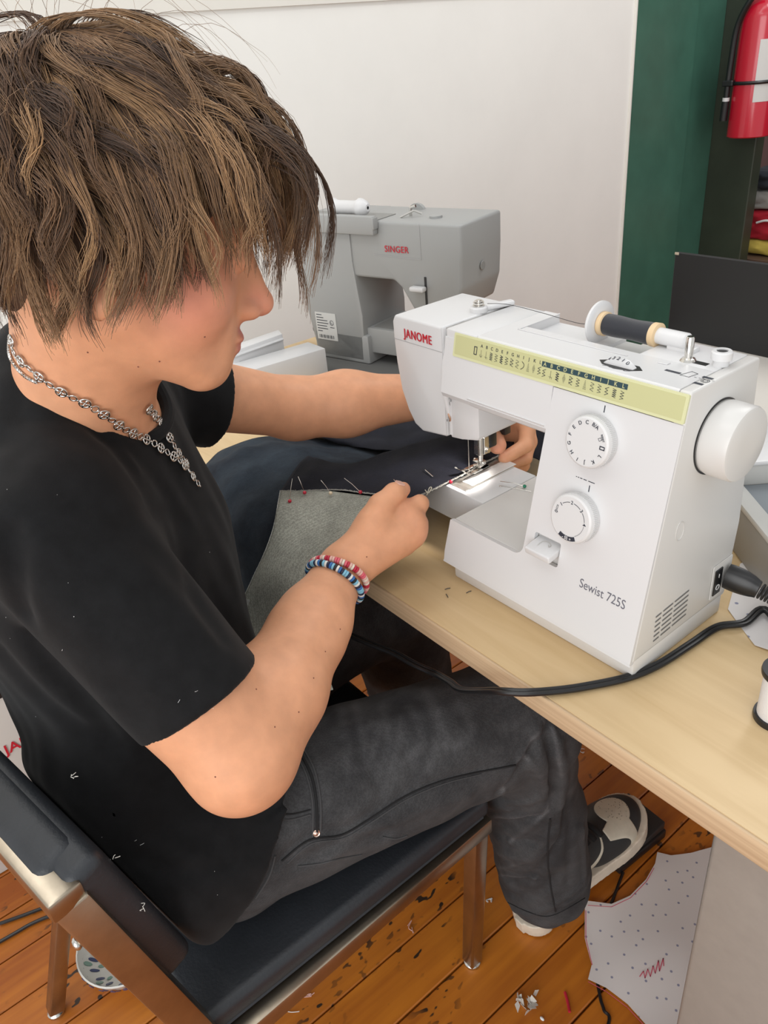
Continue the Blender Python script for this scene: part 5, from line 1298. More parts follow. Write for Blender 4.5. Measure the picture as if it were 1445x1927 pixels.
for ph in (0, 3.14):
    s = np.linspace(0, L[-1], 160); Pp = np.stack([np.interp(s, L, P[:, c]) for c in range(3)], 1); nn = np.stack([np.interp(s, L, Nn[:, c]) for c in range(3)], 1); tt = np.gradient(Pp, axis=0); tt /= np.linalg.norm(tt, axis=1)[:, None]; bb = np.cross(nn, tt)
    tube(bm, Pp+.0009*(np.cos(s*2600+ph)[:, None]*nn+np.sin(s*2600+ph)[:, None]*bb), .0008, 5)
o = frombm('rope_strand', bm, silver); under(ck, o)
# bracelets of flat clay beads
def bead_mesh(m):
    bm = BM(); lathe(bm, [(.0008, -.0013), (.0032, -.0013), (.0037, -.0008), (.0037, .0008), (.0032, .0013), (.0008, .0013)], 14, cap=False)
    me = bpy.data.meshes.new('bead'); bm.to_mesh(me); bm.free(); me.materials.append(m)
    for p in me.polygons: p.use_smooth = True
    try: me.set_sharp_from_angle(angle=.6)
    except Exception: pass
    return me
bc = {n: bead_mesh(mat('bead_'+n, c, .45)) for n, c in dict(navy=(.012, .016, .05), blue=(.03, .14, .40), sky=(.22, .50, .66), white=(.75, .74, .70), black=(.01, .01, .012), red=(.50, .02, .05), pink=(.72, .12, .16), peach=(.75, .45, .38), cream=(.78, .68, .56)).items()}
def bracelet(name, cpos, axis, seq, gaps, roll):
    e = empty(name, tuple(cpos)); e.parent = person; e.matrix_parent_inverse = person.matrix_basis.inverted()
    axis = nrmz(axis); x = nrmz(np.cross(axis, (0, 0, 1))); y = np.cross(axis, x); ring = []
    for k_ in range(120):
        a = 2*math.pi*k_/120; d = x*math.cos(a)+y*math.sin(a); h = BODY_BVH.ray_cast(Vector(cpos+d*.07), Vector(-d))
        p = np.array(h[0]) if h[0] is not None else cpos+d*.03
        ring.append(p+d*.0032)
    ring = np.array(ring)
    for _ in range(5): ring = (np.roll(ring, 1, 0)+2*ring+np.roll(ring, -1, 0))/4
    ring = np.concatenate([ring, ring[:1]]); L = np.concatenate([[0], np.cumsum(np.linalg.norm(np.diff(ring, axis=0), axis=1))]); n = int(L[-1]/.0027)
    for i in range(n):
        s = (i+.5)*L[-1]/n
        if any(a0 < i/n < a1 for a0, a1 in gaps): continue
        p = np.array([np.interp(s, L, ring[:, c]) for c in range(3)]); q = np.array([np.interp(min(s+.002, L[-1]), L, ring[:, c])-np.interp(max(s-.002, 0), L, ring[:, c]) for c in range(3)])
        o = bpy.data.objects.new('bead', bc[seq[i % len(seq)]]); C.objects.link(o); under(e, o); o.matrix_basis = frame_to(p, p+q)
    bm = BM(); tube(bm, ring[:-1], .0004, 5, True); o = frombm('elastic', bm, mat('elastic', (.6, .5, .4), .6)); under(e, o)
wc = WR*.93+ER*.07
bracelet('blue_bracelet', wc-fa*.004, fa+np.array([.10, .05, .10]), ['sky', 'sky', 'navy', 'white', 'blue', 'black', 'sky', 'white', 'navy', 'blue', 'sky', 'black', 'white', 'blue', 'navy'], [(.14, .17)], 0)
bracelet('red_bracelet', wc+fa*.006, fa+np.array([-.05, .05, .15]), ['peach', 'cream', 'red', 'red', 'peach', 'peach', 'pink', 'pink', 'peach', 'cream', 'pink', 'red'], [(.10, .13)], 0)
# finger nails
for p_, d_, nn_, w_ in ((hp_(762, 920, .022), hp_(770, 917, .026)-hp_(750, 925, .02), (0, 0, 1), .0052),):
    q, n_ = snap(p_+np.array([0, 0, .02]), BODY_BVH, .0002); d_ = nrmz(d_-n_*(d_@n_)); M_ = plane_mtx(q, np.cross(d_, n_), d_); bm = BM(); plate(bm, rrect(-w_, -.0055, w_, .0055, .0035), [], -.0012, .00015, M_); frombm('thumb_nail', bm, mat('nail', (.72, .44, .36), .3), person)
# eyebrows
bm = BM()
for s in (-1, 1):
    for k_ in range(60):
        t_ = random.random(); p = H((s*(.014+.034*t_), .092-.022*t_*t_, .012+.006*math.sin(t_*3)+random.uniform(-.003, .003))); q, n_ = snap(p, BODY_BVH, .0004); d = HR@np.array([s*.8, -.2, .5*(1-t_)]); tube(bm, [q, q+nrmz(d)*.006+n_*.0006], [.0003, .0001], 3)
tag(frombm('eyebrows', bm, mat('dark_brown_hair', (.03, .018, .011), .7), person), kind='stuff')
bm = BM()
for u, v in ((482, 1297), (590, 1276), (562, 1340), (517, 1368), (612, 1226), (640, 1184), (405, 1462), (260, 690), (300, 680), (385, 634), (165, 663), (690, 1048)):
    h = hit(BODY_BVH, u, v)
    if h is not None: ball(bm, h[0], .0008, 1, (1, 1, 1))
tag(frombm('moles', bm, mat('mole_brown', (.20, .065, .04), .6), person), kind='stuff')
# ================================================================ grey sewing machine at the far end
gs = empty('sewing_machine', (-1.062, .362, T+.0025), math.atan2(.085, .33)); tag(gs, 'grey sewing machine seen from behind by the white wall, with an empty white spool holder', 'sewing machine')
SG = gs.matrix_basis.copy()
mt_ = empty('grey_slab', (-.88, .43, T), math.atan2(.085, .33)); tag(mt_, 'flat dark grey slab under the grey sewing machine', 'mat'); bm = BM(); box(bm, (-.20, -.125, .0004), (.24, .06, .0022), .0008, 1, mt_.matrix_basis.copy()); frombm('slab_sheet', bm, mat('slab_grey', (.13, .13, .125), .9), mt_)  # thin dark grey slab standing in for an unidentified grey strip
gp = mat('grey_plastic', (.345, .35, .345), .42, bump=(500, .04)); gpd = mat('dark_grey_plastic', (.26, .26, .25), .5)
def gbox(nm, lo, hi, bev, m, par, seg=2): bm = BM(); box(bm, lo, hi, bev, seg, SG); return frombm(nm, bm, m, par)
gbox('base', (-.005, .0, .0), (.140, .150, .060), .004, gp, gs)
bm = BM(); prism(bm, [(.0, .003), (.128, .003), (.132, .10), (.120, .205), (.120, .285), (-.028, .285), (-.018, .10)], 0, .150, 'y', .005, 2, SG); colg = frombm('column', bm, gp, gs)
bm = BM(); prism(bm, [(.110, .178), (.215, .178), (.232, .165), (.262, .118), (.30, .110), (.352, .128), (.366, .172), (.369, .230), (.369, .285), (.110, .285)], .004, .148, 'y', .006, 3, SG); frombm('arm', bm, gp, gs)
bm = BM(); prism(bm, [(.130, .022), (.33, .022), (.33, .074), (.13, .074)], .012, .140, 'y', .003, 2, SG); bdg = frombm('bed', bm, gp, gs)
gbox('bed_recess', (.142, .020, .0742), (.325, .130, .0748), 0, gpd, bdg); gbox('blue_tab', (.185, .050, .0750), (.235, .072, .0800), .002, mat('blue_plastic', (.02, .05, .25), .4), bdg)
gbox('presser_slot', (.287, .0025, .115), (.291, .0042, .190), 0, black, gs); bm = BM(); box(bm, (.262, -.014, .165), (.293, .001, .174), .003, 2, SG); frombm('presser_lever', bm, white, gs)
tr = gbox('spool_tray', (-.03, -.012, .262), (.188, .004, .2955), .003, gp, gs); gbox('tray_floor', (-.03, .004, .2852), (.183, .070, .2862), 0, gpd, tr); gbox('tray_side', (.184, -.012, .272), (.190, .004, .2935), .002, gp, tr)
bm = BM(); text(bm, 'SINGER', .0165, SG @ plane_mtx((.228, .0025, .236), (1, 0, 0), (0, 0, 1)), .006, sx=.95, spc=1.08); frombm('lettering', bm, redink, gs, smooth=False)
bm = BM(); strip(bm, [(.172, .2245), (.282, .2210), (.282, .283)], .0008, SG @ plane_mtx((0, .0028, 0), (1, 0, 0), (0, 0, 1))); frombm('panel_seam', bm, mat('seam_grey', (.42, .42, .43), .6), gs)
lb = gbox('rating_label', (.004, -.0012, .040), (.060, -.0002, .098), 0, mat('label_white', (.62, .62, .60), .5), gs)
bm = BM(); LP = SG @ plane_mtx((0, -.0014, 0), (1, 0, 0), (0, 0, 1))
for i_, (a, b_) in enumerate(((.008, .022), (.008, .026), (.008, .036), (.008, .038), (.008, .034), (.008, .036), (.008, .020))): strip(bm, [(a, .093-.0058*i_), (b_, .093-.0058*i_)], .0016, LP)
for i_ in range(14): strip(bm, [(.010+.003*i_, .044), (.010+.003*i_, .050)], .0008+.0012*((i_*7) % 3)/2, LP)
strip(bm, [(.048+.005*math.cos(a), .078+.005*math.sin(a)) for a in np.linspace(0, 6.28, 16)], .001, LP); strip(bm, [(.046, .080), (.046, .076), (.050, .076)], .001, LP); strip(bm, [(.043, .068), (.054, .068)], .0014, LP)
frombm('label_print', bm, ink, lb, smooth=False)
bm = BM(); lathe(bm, [(0, -.012), (.010, -.010), (.015, 0), (.012, .006)], 20, SG @ Matrix.Translation((-.020, .03, .052)) @ Matrix.Rotation(math.radians(-90), 4, 'Y')); frombm('rear_plug', bm, black, gs)
for nm, cx, cy, r_ in (('screw_hole', .3687, .225, 0),): pass
bm = BM(); lathe(bm, [(0, 0), (.0075, 0), (.0085, .001), (.0075, .002), (0, .002)], 20, SG @ plane_mtx((.3688, .075, .200), (0, 1, 0), (0, 0, 1))); frombm('end_screw', bm, gpd, gs)
bm = BM(); lathe(bm, [(0, .285), (.012, .285), (.012, .289), (0, .290)], 24, SG @ Matrix.Translation((.285, .055, 0))); frombm('top_button', bm, gp, gs)
for cx, cy in ((.02, .125), (.175, .125)):
    bm = BM(); lathe(bm, [(0, -.004), (.020, -.004), (.020, .004), (0, .004)], 28, SG @ Matrix.Translation((cx+.02, cy, .276)) @ Matrix.Rotation(math.pi/2, 4, 'X')); frombm('top_dial', bm, gp, gs)
bm = BM(); tube(bm, [SG @ Vector((.225, .06, .285)), SG @ Vector((.225, .06, .300)), SG @ Vector((.236, .062, .303))], .003, 8); tube(bm, [SG @ Vector((.215, .04, .286)), SG @ Vector((.240, .05, .297)), SG @ Vector((.250, .06, .290))], .0022, 6); frombm('thread_guide', bm, chromeS, gs)
bm = BM(); tube(bm, [SG @ Vector((-.035, .06, .285)), SG @ Vector((-.035, .06, .335))], .0035, 10); frombm('winder_spindle', bm, chromeS, gs)
es = empty('thread_spool', tuple(SG @ Vector((.08, .028, .303)))); tag(es, 'empty white plastic spool lying in the tray of the grey machine', 'thread spool')
MX = SG @ plane_mtx((.042, .030, .3030), (0, 1, 0), (0, 0, 1))
bm = BM(); lathe(bm, [(.003, .018), (.013, .018), (.0165, .022), (.0145, .026), (.0125, .034), (.0125, .076), (.0150, .083), (.0158, .086), (.003, .086)], 28, MX, False); frombm('spool_core', bm, white, es)
bm = BM(); lathe(bm, [(.003, .0865), (.0172, .0865), (.0172, .090), (.0120, .102), (.0065, .106), (.003, .106)], 28, MX, False); frombm('spool_cap', bm, white, es)
# ================================================================ white extension trays by the wall
tr1 = empty('extension_tray', (-1.15, .30, T)); tag(tr1, 'white plastic extension table lying next to the grey machine', 'tray')
def wedge(nm, px, h, m, par):
    P = [onz(u, v, T+h) for u, v in px]; V = [tuple(p) for p in P]+[(p[0], p[1], T+.001) for p in P]; n = len(P)
    bm = BM(); vs = [bm.verts.new(v) for v in V]; bm.faces.new(vs[:n]); bm.faces.new(vs[n:][::-1])
    for i in range(n): bm.faces.new((vs[i], vs[n+i], vs[n+(i+1) % n], vs[(i+1) % n]))
    bmesh.ops.recalc_face_normals(bm, faces=bm.faces[:]); bevel(bm, bm.edges[:], .002, 2); return frombm(nm, bm, m, par)
wedge('tray_body', [(420, 678), (455, 703), (462, 700), (612, 655), (580, 643), (452, 680), (430, 668)], .062, white, tr1)
tr2 = empty('accessory_case', (-1.25, .32, T)); tag(tr2, 'upright white plastic accessory cover standing behind the extension table', 'tray')
wedge('case_body', [(436, 662), (531, 628), (524, 620), (430, 652)], .085, white, tr2)
bm = BM(); a_, b_ = onz(437, 672, T+.075), onz(532, 638, T+.075); tube(bm, [a_, b_], .003, 6); frombm('case_rib', bm, white, tr2)
# ================================================================ black board at the back, extinguisher, clothes
bb = empty('display_board', (-.40, .90, T)); tag(bb, 'plain black board standing upright behind the white sewing machine', 'board')
bm = BM(); box(bm, (-.562, .897, T), (-.17, .906, .899), .0012, 1); frombm('board_panel', bm, mat('matte_black_board', (.013, .0135, .0145), .55), bb)
bm = BM(); box(bm, (-.5625, .8962, .8945), (-.5535, .8975, .8995), .0005, 1); frombm('corner_clip', bm, mat('tan_clip', (.5, .42, .32), .6), bb); bm = BM(); box(bm, (-.45, .906, T), (-.25, .97, T+.010), .002, 1); frombm('foot', bm, black, bb)
fe = empty('fire_extinguisher', (-1.225, 2.33, .92)); tag(fe, 'red fire extinguisher with black hose hanging on the dark green pier', 'fire extinguisher')
redm = mat('red_enamel', (.52, .008, .028), .22, coat=.5); FX = Matrix.Translation((-1.222, 2.325, 0))
bm = BM(); lathe(bm, [(0, .931), (.068, .931), (.071, .934), (.071, 1.28), (.064, 1.315), (.04, 1.34), (.02, 1.35), (.02, 1.37), (0, 1.37)], 40, FX); cyl_ = frombm('cylinder', bm, redm, fe)
bm = BM(); lathe(bm, [(.0712, 1.04), (.0718, 1.04), (.0718, 1.22), (.0712, 1.22)], 40, FX, False)
for v in list(bm.verts):
    pass
del_ = [v for v in bm.verts if not (v.co.x > -1.192 and v.co.y < 2.325)]; bmesh.ops.delete(bm, geom=del_, context='VERTS'); frombm('instruction_label', bm, mat('label_white', (.62, .62, .60), .5), cyl_)
bm = BM(); tube(bm, spline([(-1.20, 2.26, 1.36), (-1.235, 2.25, 1.33), (-1.272, 2.255, 1.26), (-1.284, 2.262, 1.15), (-1.287, 2.265, 1.03)], 8), .0095, 12); hz_ = frombm('hose', bm, black, fe)
bm = BM(); tube(bm, [(-1.287, 2.265, 1.045), (-1.289, 2.266, .985)], .0125, 14); frombm('nozzle', bm, black, hz_); bm = BM(); tube(bm, [(-1.2868, 2.265, 1.056), (-1.2870, 2.265, 1.044)], .0118, 14); frombm('nozzle_band', bm, white, hz_)
bm = BM(); torus(bm, Matrix.Translation((-1.222, 2.325, 1.098)), .0725, .006, 40, 6); box(bm, (-1.300, 2.248, 1.090), (-1.262, 2.272, 1.108), .003, 1); frombm('strap', bm, black, fe)
bm = BM(); box(bm, (-1.25, 2.395, 1.0), (-1.19, 2.41, 1.3), .003, 1); frombm('bracket', bm, black, fe)
bm = BM(); box(bm, (-1.26, 2.31, 1.37), (-1.16, 2.34, 1.40), .004, 1); frombm('valve_handle', bm, black, fe)
sh = empty('shelf_unit', (-1.0, 2.7, 0)); tag(sh, 'dark wooden shelf behind the green pier holding folded clothes', 'shelf')
bm = BM(); box(bm, (-1.36, 2.50, .455), (-.75, 2.95, .475), .002, 1); frombm('shelf_board', bm, mat('dark_wood', (.09, .05, .03), .6), sh)
for xx in (-1.36, -.77):
    bm = BM(); box(bm, (xx, 2.50, 0), (xx+.02, 2.95, .4545), .002, 1); frombm('side_panel', bm, mat('dark_wood', (.09, .05, .03), .6), sh)
def garment(label, z0, z1, colr, seed, x0=-1.33, cat='clothing'):
    F = Field(); c = np.array([x0+.17, 2.68, (z0+z1)/2]); hw_ = np.array([.17, .13, (z1-z0)/2])
    def rb(P):
        q = np.abs(P-c)-hw_+.016; return np.sqrt((np.maximum(q, 0)**2).sum(1))+np.minimum(q.max(1), 0)-.016
    F.add(rb, .01); F.add(lambda P: .006*vnoise(P*np.array([9., 9, 30]), seed)+.003*vnoise(P*np.array([20., 20, 60]), seed+1), 0, 'd'); F.add(halfspace((0, 0, z0), (0, 0, -1)), .003, 'i'); F.add(halfspace((0, 0, z1), (0, 0, 1)), .003, 'i')
    V, Q = mesh_field(F, c-hw_-.02, c+hw_+.02, .007); o = np_mesh('folded_garment', V, Q, mat('cloth_%d' % seed, colr, .9, noise=(20, .15))); tag(o, label, cat, 'folded clothes on the shelf')
garment('yellow folded garment at the bottom of the clothes stack', .476, .535, (.55, .42, .08), 21)
garment('red folded garment with white piping in the clothes stack', .536, .645, (.40, .008, .022), 23)
garment('light grey folded garment above the red one', .646, .715, (.30, .29, .27), 25)
garment('dark navy folded garment on top of the clothes stack', .716, .785, (.018, .022, .03), 27)
bm = BM(); tube(bm, spline([(-1.262, 2.546, .60), (-1.22, 2.543, .612), (-1.17, 2.543, .60), (-1.10, 2.545, .565)], 6), .0045, 6); tube(bm, spline([(-1.155, 2.543, .555), (-1.16, 2.541, .575), (-1.14, 2.541, .590), (-1.12, 2.545, .58)], 5), .004, 6); o = frombm('piping', bm, mat('lint_white', (.75, .75, .75), .9)); o.parent = bpy.data.objects['folded_garment.001']
# ================================================================ right side of the table: grey machine bed, paper, spool
gd = (Vector((.008, .221, 0))-Vector((-.041, .26, 0))).normalized(); ang = math.atan2(gd.y, gd.x)
rs = empty('machine_case', (-.041, .262, T), ang); tag(rs, 'grey plastic machine base with recessed tray beside the white machine at the right edge', 'case'); RS = rs.matrix_basis.copy()
def rbx(nm, lo, hi, bev, m, par): bm = BM(); box(bm, lo, hi, bev, 2, RS); return frombm(nm, bm, m, par)
rbx('case_body', (-.16, 0, .001), (.30, .20, .062), .003, mat('taupe_plastic', (.27, .26, .24), .45), rs); rbx('case_rim', (-.060, -.002, .062), (.302, .0185, .070), .002, mat('light_grey_plastic', (.50, .50, .48), .4), rs)
rbx('tray_panel', (-.060, .0185, .062), (.30, .20, .0635), .0005, mat('blue_grey_panel', (.22, .245, .27), .35), rs); rbx('raised_end', (-.16, -.002, .062), (-.060, .20, .090), .003, mat('light_grey_plastic', (.50, .50, .48), .4), rs); rbx('end_lid', (-.162, -.004, .090), (-.058, .202, .096), .002, white, rs)
def paper(name, px, z, label, crease_seed, dots, cat='paper pattern', rgb=(.74, .71, .70), world_pts=None):
    P = world_pts if world_pts is not None else [onz(u, v, z) for u, v in px]; P2 = [(p[0], p[1]) for p in P]
    t_ = bmesh.new(); vs = [t_.verts.new((a, b_, 0)) for a, b_ in P2]; f_ = t_.faces.new(vs); 
    bmesh.ops.triangulate(t_, faces=[f_]); bmesh.ops.subdivide_edges(t_, edges=t_.edges[:], cuts=5, use_grid_fill=True); bmesh.ops.triangulate(t_, faces=t_.faces[:])
    X = np.array([v.co[:] for v in t_.verts]); hgt = .0016*(1+vnoise(X*np.array([7., 7, 1]), crease_seed))
    for v, h_ in zip(t_.verts, hgt): v.co.z = z+(.0006 if z > .1 else .0058)+max(0, h_)*(1 if z > .1 else 1.5)
    r_ = bmesh.ops.extrude_face_region(t_, geom=t_.faces[:]); bmesh.ops.translate(t_, verts=[g for g in r_['geom'] if isinstance(g, bmesh.types.BMVert)], vec=(0, 0, .0004))
    o = frombm(name, t_, dotted_paper(rgb)); tag(o, label, cat); return o
def dotted_paper(rgb):
    if 'dotted_paper' in MATS: return MATS['dotted_paper']
    m = mat('dotted_paper', rgb, .8); nt, ns, b = nodes(m); tc = ns.new('ShaderNodeTexCoord'); mp = ns.new('ShaderNodeMapping'); mp.inputs['Rotation'].default_value = (0, 0, .3); nt.links.new(tc.outputs['Object'], mp.inputs[0])
    v = ns.new('ShaderNodeTexVoronoi'); v.voronoi_dimensions = '2D'; v.inputs['Scale'].default_value = 36; v.inputs['Randomness'].default_value = .7; nt.links.new(mp.outputs[0], v.inputs[0])
    cr_ = ns.new('ShaderNodeValToRGB'); cr_.color_ramp.elements[0].position = .055; cr_.color_ramp.elements[0].color = (.26, .27, .38, 1); cr_.color_ramp.elements[1].position = .085; cr_.color_ramp.elements[1].color = (*rgb, 1); nt.links.new(v.outputs['Distance'], cr_.inputs[0]); nt.links.new(cr_.outputs[0], b.inputs['Base Color']); return m
paper('pattern_paper', None, T, 'white dotted pattern paper tucked under the grey case on the table', 41, True, world_pts=[(.005, .165), (.055, .130), (.09, .135), (.16, .10), (.24, .13), (.30, .25), (.15, .42), (.0, .40), (-.03, .25)])
fpx = [(1237, 1610), (1265, 1613), (1300, 1610), (1335, 1600)]
paper('pattern_paper', [(1236, 1608), (1262, 1614), (1300, 1610), (1340, 1600), (1420, 1640), (1560, 1700), (1600, 1790), (1390, 1925), (1240, 1960), (1180, 1895), (1140, 1865), (1106, 1848), (1113, 1820), (1100, 1770), (1100, 1712), (1106, 1702), (1150, 1706), (1185, 1690), (1215, 1660), (1232, 1630)], 0., 'white dotted paper bodice pattern lying on the floor beside the sneaker', 43, True)
bm = BM(); FL = Matrix.Translation((0, 0, .0125))
sc_ = [onz(u, v, .006)[:2] for u, v in ((1203, 1842), (1210, 1832), (1213, 1845), (1218, 1828), (1223, 1842), (1228, 1822), (1232, 1836), (1238, 1812), (1240, 1832), (1247, 1808), (1248, 1822))]
strip(bm, sc_, .0014, FL)
for ln_ in (((1106, 1706), (1150, 1709), (1186, 1692), (1216, 1661), (1230, 1636)), ((1107, 1850), (1140, 1868), (1180, 1898), (1236, 1958)), ((1102, 1716), (1102, 1768), (1114, 1818))):
    strip(bm, [onz(u, v, .009)[:2]+np.array([.0, .0]) for u, v in ln_], .0012, FL)
tag(bpy.data.objects['pattern_paper.001'], kind=None); o = tag(frombm('red_pencil_lines', bm, mat('red_pencil', (.62, .10, .16), .8)), kind='stuff'); o.parent = bpy.data.objects['pattern_paper.001']
ws_ = empty('thread_spool', (.118, .052, T)); tag(ws_, 'white spool with black rims standing at the right edge of the table', 'thread spool'); WS = Matrix.Translation((.118, .052, T))
bm = BM(); lathe(bm, [(.004, .006), (.0165, .006), (.0165, .052), (.004, .052)], 36, WS, False); frombm('wound_thread', bm, mat('white_thread', (.72, .70, .69), .8, bump=(400, .3, (1, 1, 4))), ws_)
for z_ in (0., .052):
    bm = BM(); lathe(bm, [(.004, z_), (.0190, z_), (.0195, z_+.003), (.0190, z_+.006), (.008, z_+.006), (.004, z_+.002)], 36, WS, True); frombm('rim', bm, black, ws_)
# ================================================================ power cord of the white machine
co = empty('power_cord', (.02, .14, T)); tag(co, 'black power cord plugged into the white machine, trailing over the table edge', 'cord')
PLG = [np.array([.004, .152, T+.052]), np.array([.020, .155, T+.050]), np.array([.036, .158, T+.047])]
bm = BM(); tube(bm, spline([PLG[0], PLG[1], PLG[2]], 5), [.0135, .0138, .0140, .0140, .0138, .0135, .0130, .0122, .0112, .0100, .0095], 12, flat=(.72, 1.05, (0, .2, 1))); frombm('plug', bm, black, co)
bm = BM()
for k_ in range(7):
    c_ = PLG[2]+np.array([.0035, .0004, -.0008])*(k_+.6); lathe(bm, [(0, 0), (.0085-.0003*k_, 0), (.0088-.0003*k_, .0008), (.0085-.0003*k_, .0017), (0, .0017)], 16, frame_to(c_, c_+np.array([1, .1, -.2])))
frombm('strain_relief', bm, black, co)
cpt = [(.060, .160, T+.038), (.095, .150, T+.018), (.112, .120, T+.006)]+[tuple(onz(u, v, z)) for u, v, z in ((1445, 1150, T+.008), (1400, 1172, T+.006), (1350, 1180, T+.005), (1300, 1212, T+.005), (1240, 1250, T+.005), (1180, 1275, T+.0045), (1100, 1292, T+.0045), (1040, 1300, T+.005), (985, 1303, T+.006), (930, 1300, T-.002), (870, 1298, .690), (845, 1282, .668), (820, 1268, .655), (780, 1250, .655), (740, 1228, .655), (700, 1212, .655), (660, 1195, .655), (640, 1180, .65))]
cpt = spline(cpt, 8); dc = np.gradient(cpt, axis=0); dc /= np.linalg.norm(dc, axis=1)[:, None]; sd = np.cross(dc, (0, 0, 1.)); sd /= np.linalg.norm(sd, axis=1)[:, None]+1e-9
for sgn in (-1, 1):
    bm = BM(); tube(bm, cpt+sd*.0022*sgn, .0026, 10); frombm('conductor', bm, mat('black_cable', (.010, .010, .011), .32), co)
# ================================================================ floor things
bw_ = empty('bowl', (-.575, -.475, 0)); tag(bw_, 'white ceramic bowl with blue brush-stroke petals on the floor under the chair', 'bowl')
cer = mat('white_glaze', (.70, .70, .66), .2, coat=.4); bx_ = onz(232, 1802, .03); BX = Matrix.Translation((bx_[0]-.01, bx_[1]+.012, .001))
bm = BM(); prf = [(0, .004), (.030, .0035), (.055, .015), (.072, .036), (.078, .052), (.0755, .053), (.069, .038), (.052, .019), (.030, .009), (0, .008)]; lathe(bm, prf[::-1], 48, BX, True); lathe(bm, [(0, 0), (.028, 0), (.028, .004), (0, .004)], 32, BX); frombm('bowl_body', bm, cer, bw_)
def petals(nm, rows_, m):
    bm = BM()
    for r_, z_, n_, l_, w_, slope, ph_ in rows_:
        for k_ in range(n_):
            a = 2*math.pi*k_/n_+ph_; o_ = BX @ Vector((r_*math.cos(a), r_*math.sin(a), z_)); rad = Vector((math.cos(a)*math.cos(slope), math.sin(a)*math.cos(slope), math.sin(slope))); tg_ = Vector((-math.sin(a), math.cos(a), 0))
            M_ = plane_mtx(o_, tg_, rad)
            if M_.col[2].z*1 < 0 and slope < 1.4: M_ = plane_mtx(o_, -tg_, rad)
            plate(bm, [(w_*math.cos(q), l_*math.sin(q)*(1 if math.sin(q) > 0 else 1.4)) for q in np.linspace(0, 6.28, 11)[:-1]], [], -.0003, .0006, M_)
    return tag(frombm(nm, bm, m, bw_, smooth=False), kind='stuff')
petals('blue_petals', [(.0735, .0455, 26, .0045, .0034, 1.05, 0), (.058, .0265, 18, .008, .0030, .85, .1), (.0765, .0405, 24, .005, .004, 1.22, .12), (.0685, .0270, 20, .006, .0045, 1.0, .0)], mat('blue_glaze', (.045, .06, .16), .25)); petals('green_petals', [(.0645, .034, 9, .007, .004, .9, .25), (.046, .0165, 10, .006, .003, .6, .1)], mat('green_glaze', (.22, .36, .30), .25))
# white carton with red lettering behind the chair
cb = empty('carton', (-1.20, -.50, 0)); tag(cb, 'white sewing machine carton with red lettering standing on the floor behind the chair', 'carton')
bm = BM(); box(bm, (-1.375, -1.05, .001), (-.93, -.25, .40), .004, 2); frombm('carton_body', bm, mat('white_card', (.66, .64, .60), .7), cb)
bm = BM(); box(bm, (-.9315, -1.05, .375), (-.9285, -.25, .392), .0005, 1); frombm('carton_strip', bm, black, cb)
jp = onx(10, 1418, -.9295); bm = BM(); text(bm, 'JANOME', .030, plane_mtx((-.9280, float(jp[1])-.0, float(jp[2])+.006), (0, 1, 0), (0, 0, 1)), .012, align='LEFT'); frombm('lettering', bm, redink, cb, smooth=False)
# foot pedal
fpd = empty('foot_pedal', (-.165, .33, 0)); tag(fpd, 'black foot pedal under the toe of the sneaker', 'foot pedal')
pe = [onz(u, v, .035) for u, v in ((1237, 1605), (1200, 1560))]; PD = Matrix.Translation((-.150, .262, .001)) @ Matrix.Rotation(math.radians(-4), 4, 'Z')
bm = BM(); prism(bm, [(0, 0), (.125, 0), (.125, .022), (0, .022)], -.090, .0, 'x', .004, 2, PD); frombm('pedal_base', bm, black, fpd); bm = BM(); prism(bm, [(.004, .0225), (.121, .0225), (.121, .044), (.004, .027)], -.087, -.003, 'x', .003, 2, PD); frombm('pedal_plate', bm, mat('pedal_black', (.02, .021, .022), .45), fpd)
bm = BM(); tube(bm, spline([(-.148, .268, .008), (-.125, .20, .0026), (-.105, .13, .0026), tuple(onz(1128, 1870, .0026)), tuple(onz(1136, 1900, .0026)), tuple(onz(1142, 1935, .0026)), (.02, -.10, .0026)], 8), .0026, 8); frombm('pedal_cord', bm, mat('black_cable', (.010, .010, .011), .32), fpd)
for pxs, lab in (([(0, 1738), (40, 1724), (90, 1706), (140, 1695)], 'thin black cable on the floorboards at the far left, upper one'), ([(-5, 1775), (30, 1755), (60, 1738), (100, 1722), (150, 1712)], 'black cable on the floorboards at the far left, lower one')):
    bm = BM(); tube(bm, spline([onz(u, v, .0045) for u, v in pxs], 8), .0032, 8); tag(frombm('floor_cable', bm, mat('black_cable', (.010, .010, .011), .32)), lab, 'cable', 'cables on the floor')
# threads and scraps on the floor and table
wt_ = mat('lint_white', (.75, .75, .75), .9); pk = mat('pink_thread', (.72, .45, .40), .9); rd = mat('red_scrap', (.45, .01, .03), .6)
def scrap(name, u, v, m, label, n=5, sz=.012, r=.0006, cat='thread scrap', fl=0.):
    c_ = onz(u, v, fl+.0012); p = [c_]
    for _ in range(n): p.append(p[-1]+np.array([random.gauss(0, 1), random.gauss(0, 1), 0])*sz*.6)
    p = np.array(p); p[:, 2] = fl+.0012+np.abs(rng.normal(size=len(p)))*.0008
    bm = BM(); tube(bm, spline(p, 5), r, 5); tag(frombm(name, bm, m), label, cat, 'thread scraps')
scrap('thread_scrap', 775, 1745, pk, 'pink thread loop on the floorboards left of the chair leg')
scrap('thread_scrap', 565, 1880, pk, 'tangled pink thread on the floorboards near the seat corner', 9, .014)
scrap('thread_scrap', 540, 1900, wt_, 'white thread on the floorboards at the bottom edge', 5, .010)
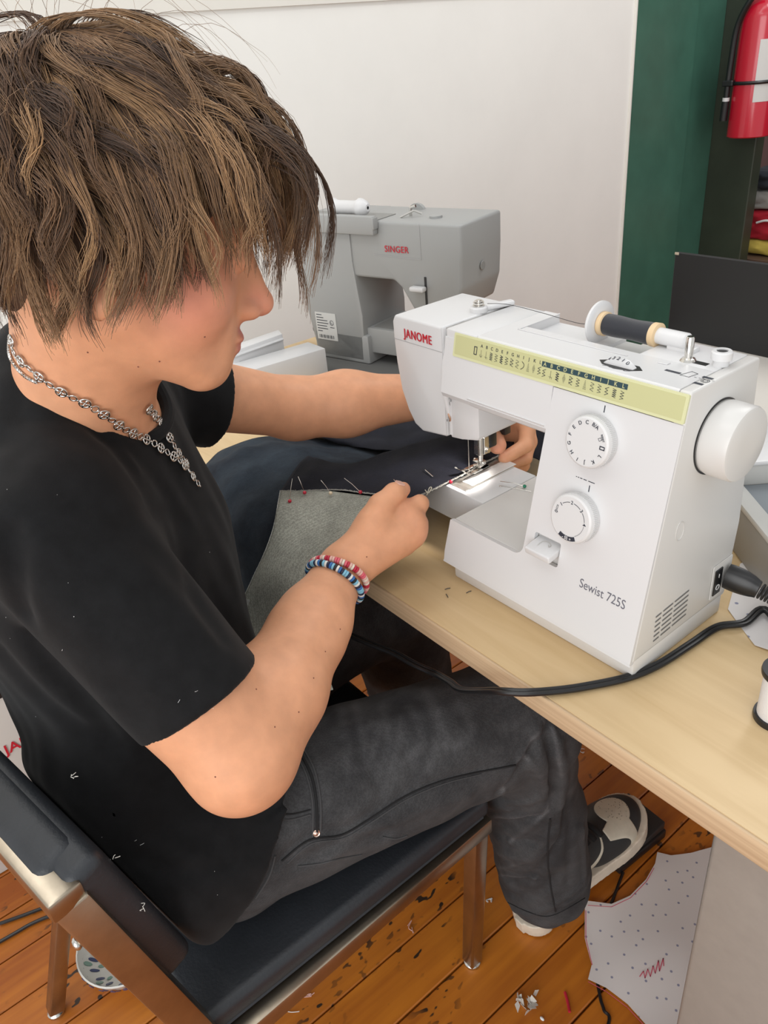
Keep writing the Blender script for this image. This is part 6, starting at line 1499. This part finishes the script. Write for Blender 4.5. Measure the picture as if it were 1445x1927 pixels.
scrap('thread_scrap', 925, 1697, wt_, 'white fluff with thread beside the sneaker heel', 6, .006, .0012)
scrap('thread_scrap', 1222, 1525, wt_, 'white thread on the floorboards in front of the sneaker toe', 3, .008)
scrap('thread_scrap', 1100, 1410, wt_, 'white thread under the table edge by the knee', 6, .008)
scrap('thread_scrap', 752, 1698, wt_, 'small white fluff ball on the floorboards', 8, .002, .0010)
bm = BM(); c_ = onz(990, 1885, .006)
for k_ in range(16):
    p = c_+rng.normal(size=3)*np.array([.007, .007, .003]); M_ = plane_mtx(p, rng.normal(size=3), rng.normal(size=3)); plate(bm, [(random.uniform(-.007, -.002), random.uniform(-.006, -.002)), (random.uniform(.002, .008), random.uniform(-.006, -.001)), (random.uniform(.001, .007), random.uniform(.002, .007)), (random.uniform(-.007, -.002), random.uniform(.002, .006))], [], 0, .0004, M_)
tag(frombm('plastic_scrap', bm, mat('clear_film', (.75, .72, .66), .25, trans=.35), smooth=False), 'crumpled clear plastic wrapper on the floorboards', 'wrapper')
bm = BM(); c_ = onz(1068, 1885, .003); tube(bm, spline([c_+np.array([-.012, .008, 0]), c_, c_+np.array([.012, -.010, .001])], 5), .0022, 6); tag(frombm('fabric_scrap', bm, rd), 'small red fabric scrap on the floorboards next to the wrapper', 'fabric scrap')
bm = BM(); ball(bm, onz(1020, 1917, .003), .003, 2, (1.3, .8, .7)); tag(frombm('paper_scrap', bm, wt_), 'tiny white crumb on the floorboards at the bottom edge', 'paper scrap')
dk = mat('dark_thread', (.05, .05, .05), .7)
for (u, v, a, lab) in ((842, 1108, 1.2, 'short dark thread snippet on the table, upper of the pair'), (841, 1121, -.4, 'short dark thread snippet on the table, lower of the pair'), (882, 1114, 1.4, 'faint brown thread snippet on the table by the machine base')):
    c_ = onz(u, v, T+.0008); d = np.array([math.cos(a), math.sin(a), 0])*.0035; bm = BM(); tube(bm, [c_-d, c_+np.array([0, 0, .0006]), c_+d], .0005, 5); tag(frombm('thread_snippet', bm, dk), lab, 'thread snippet', 'thread snippets on the table')
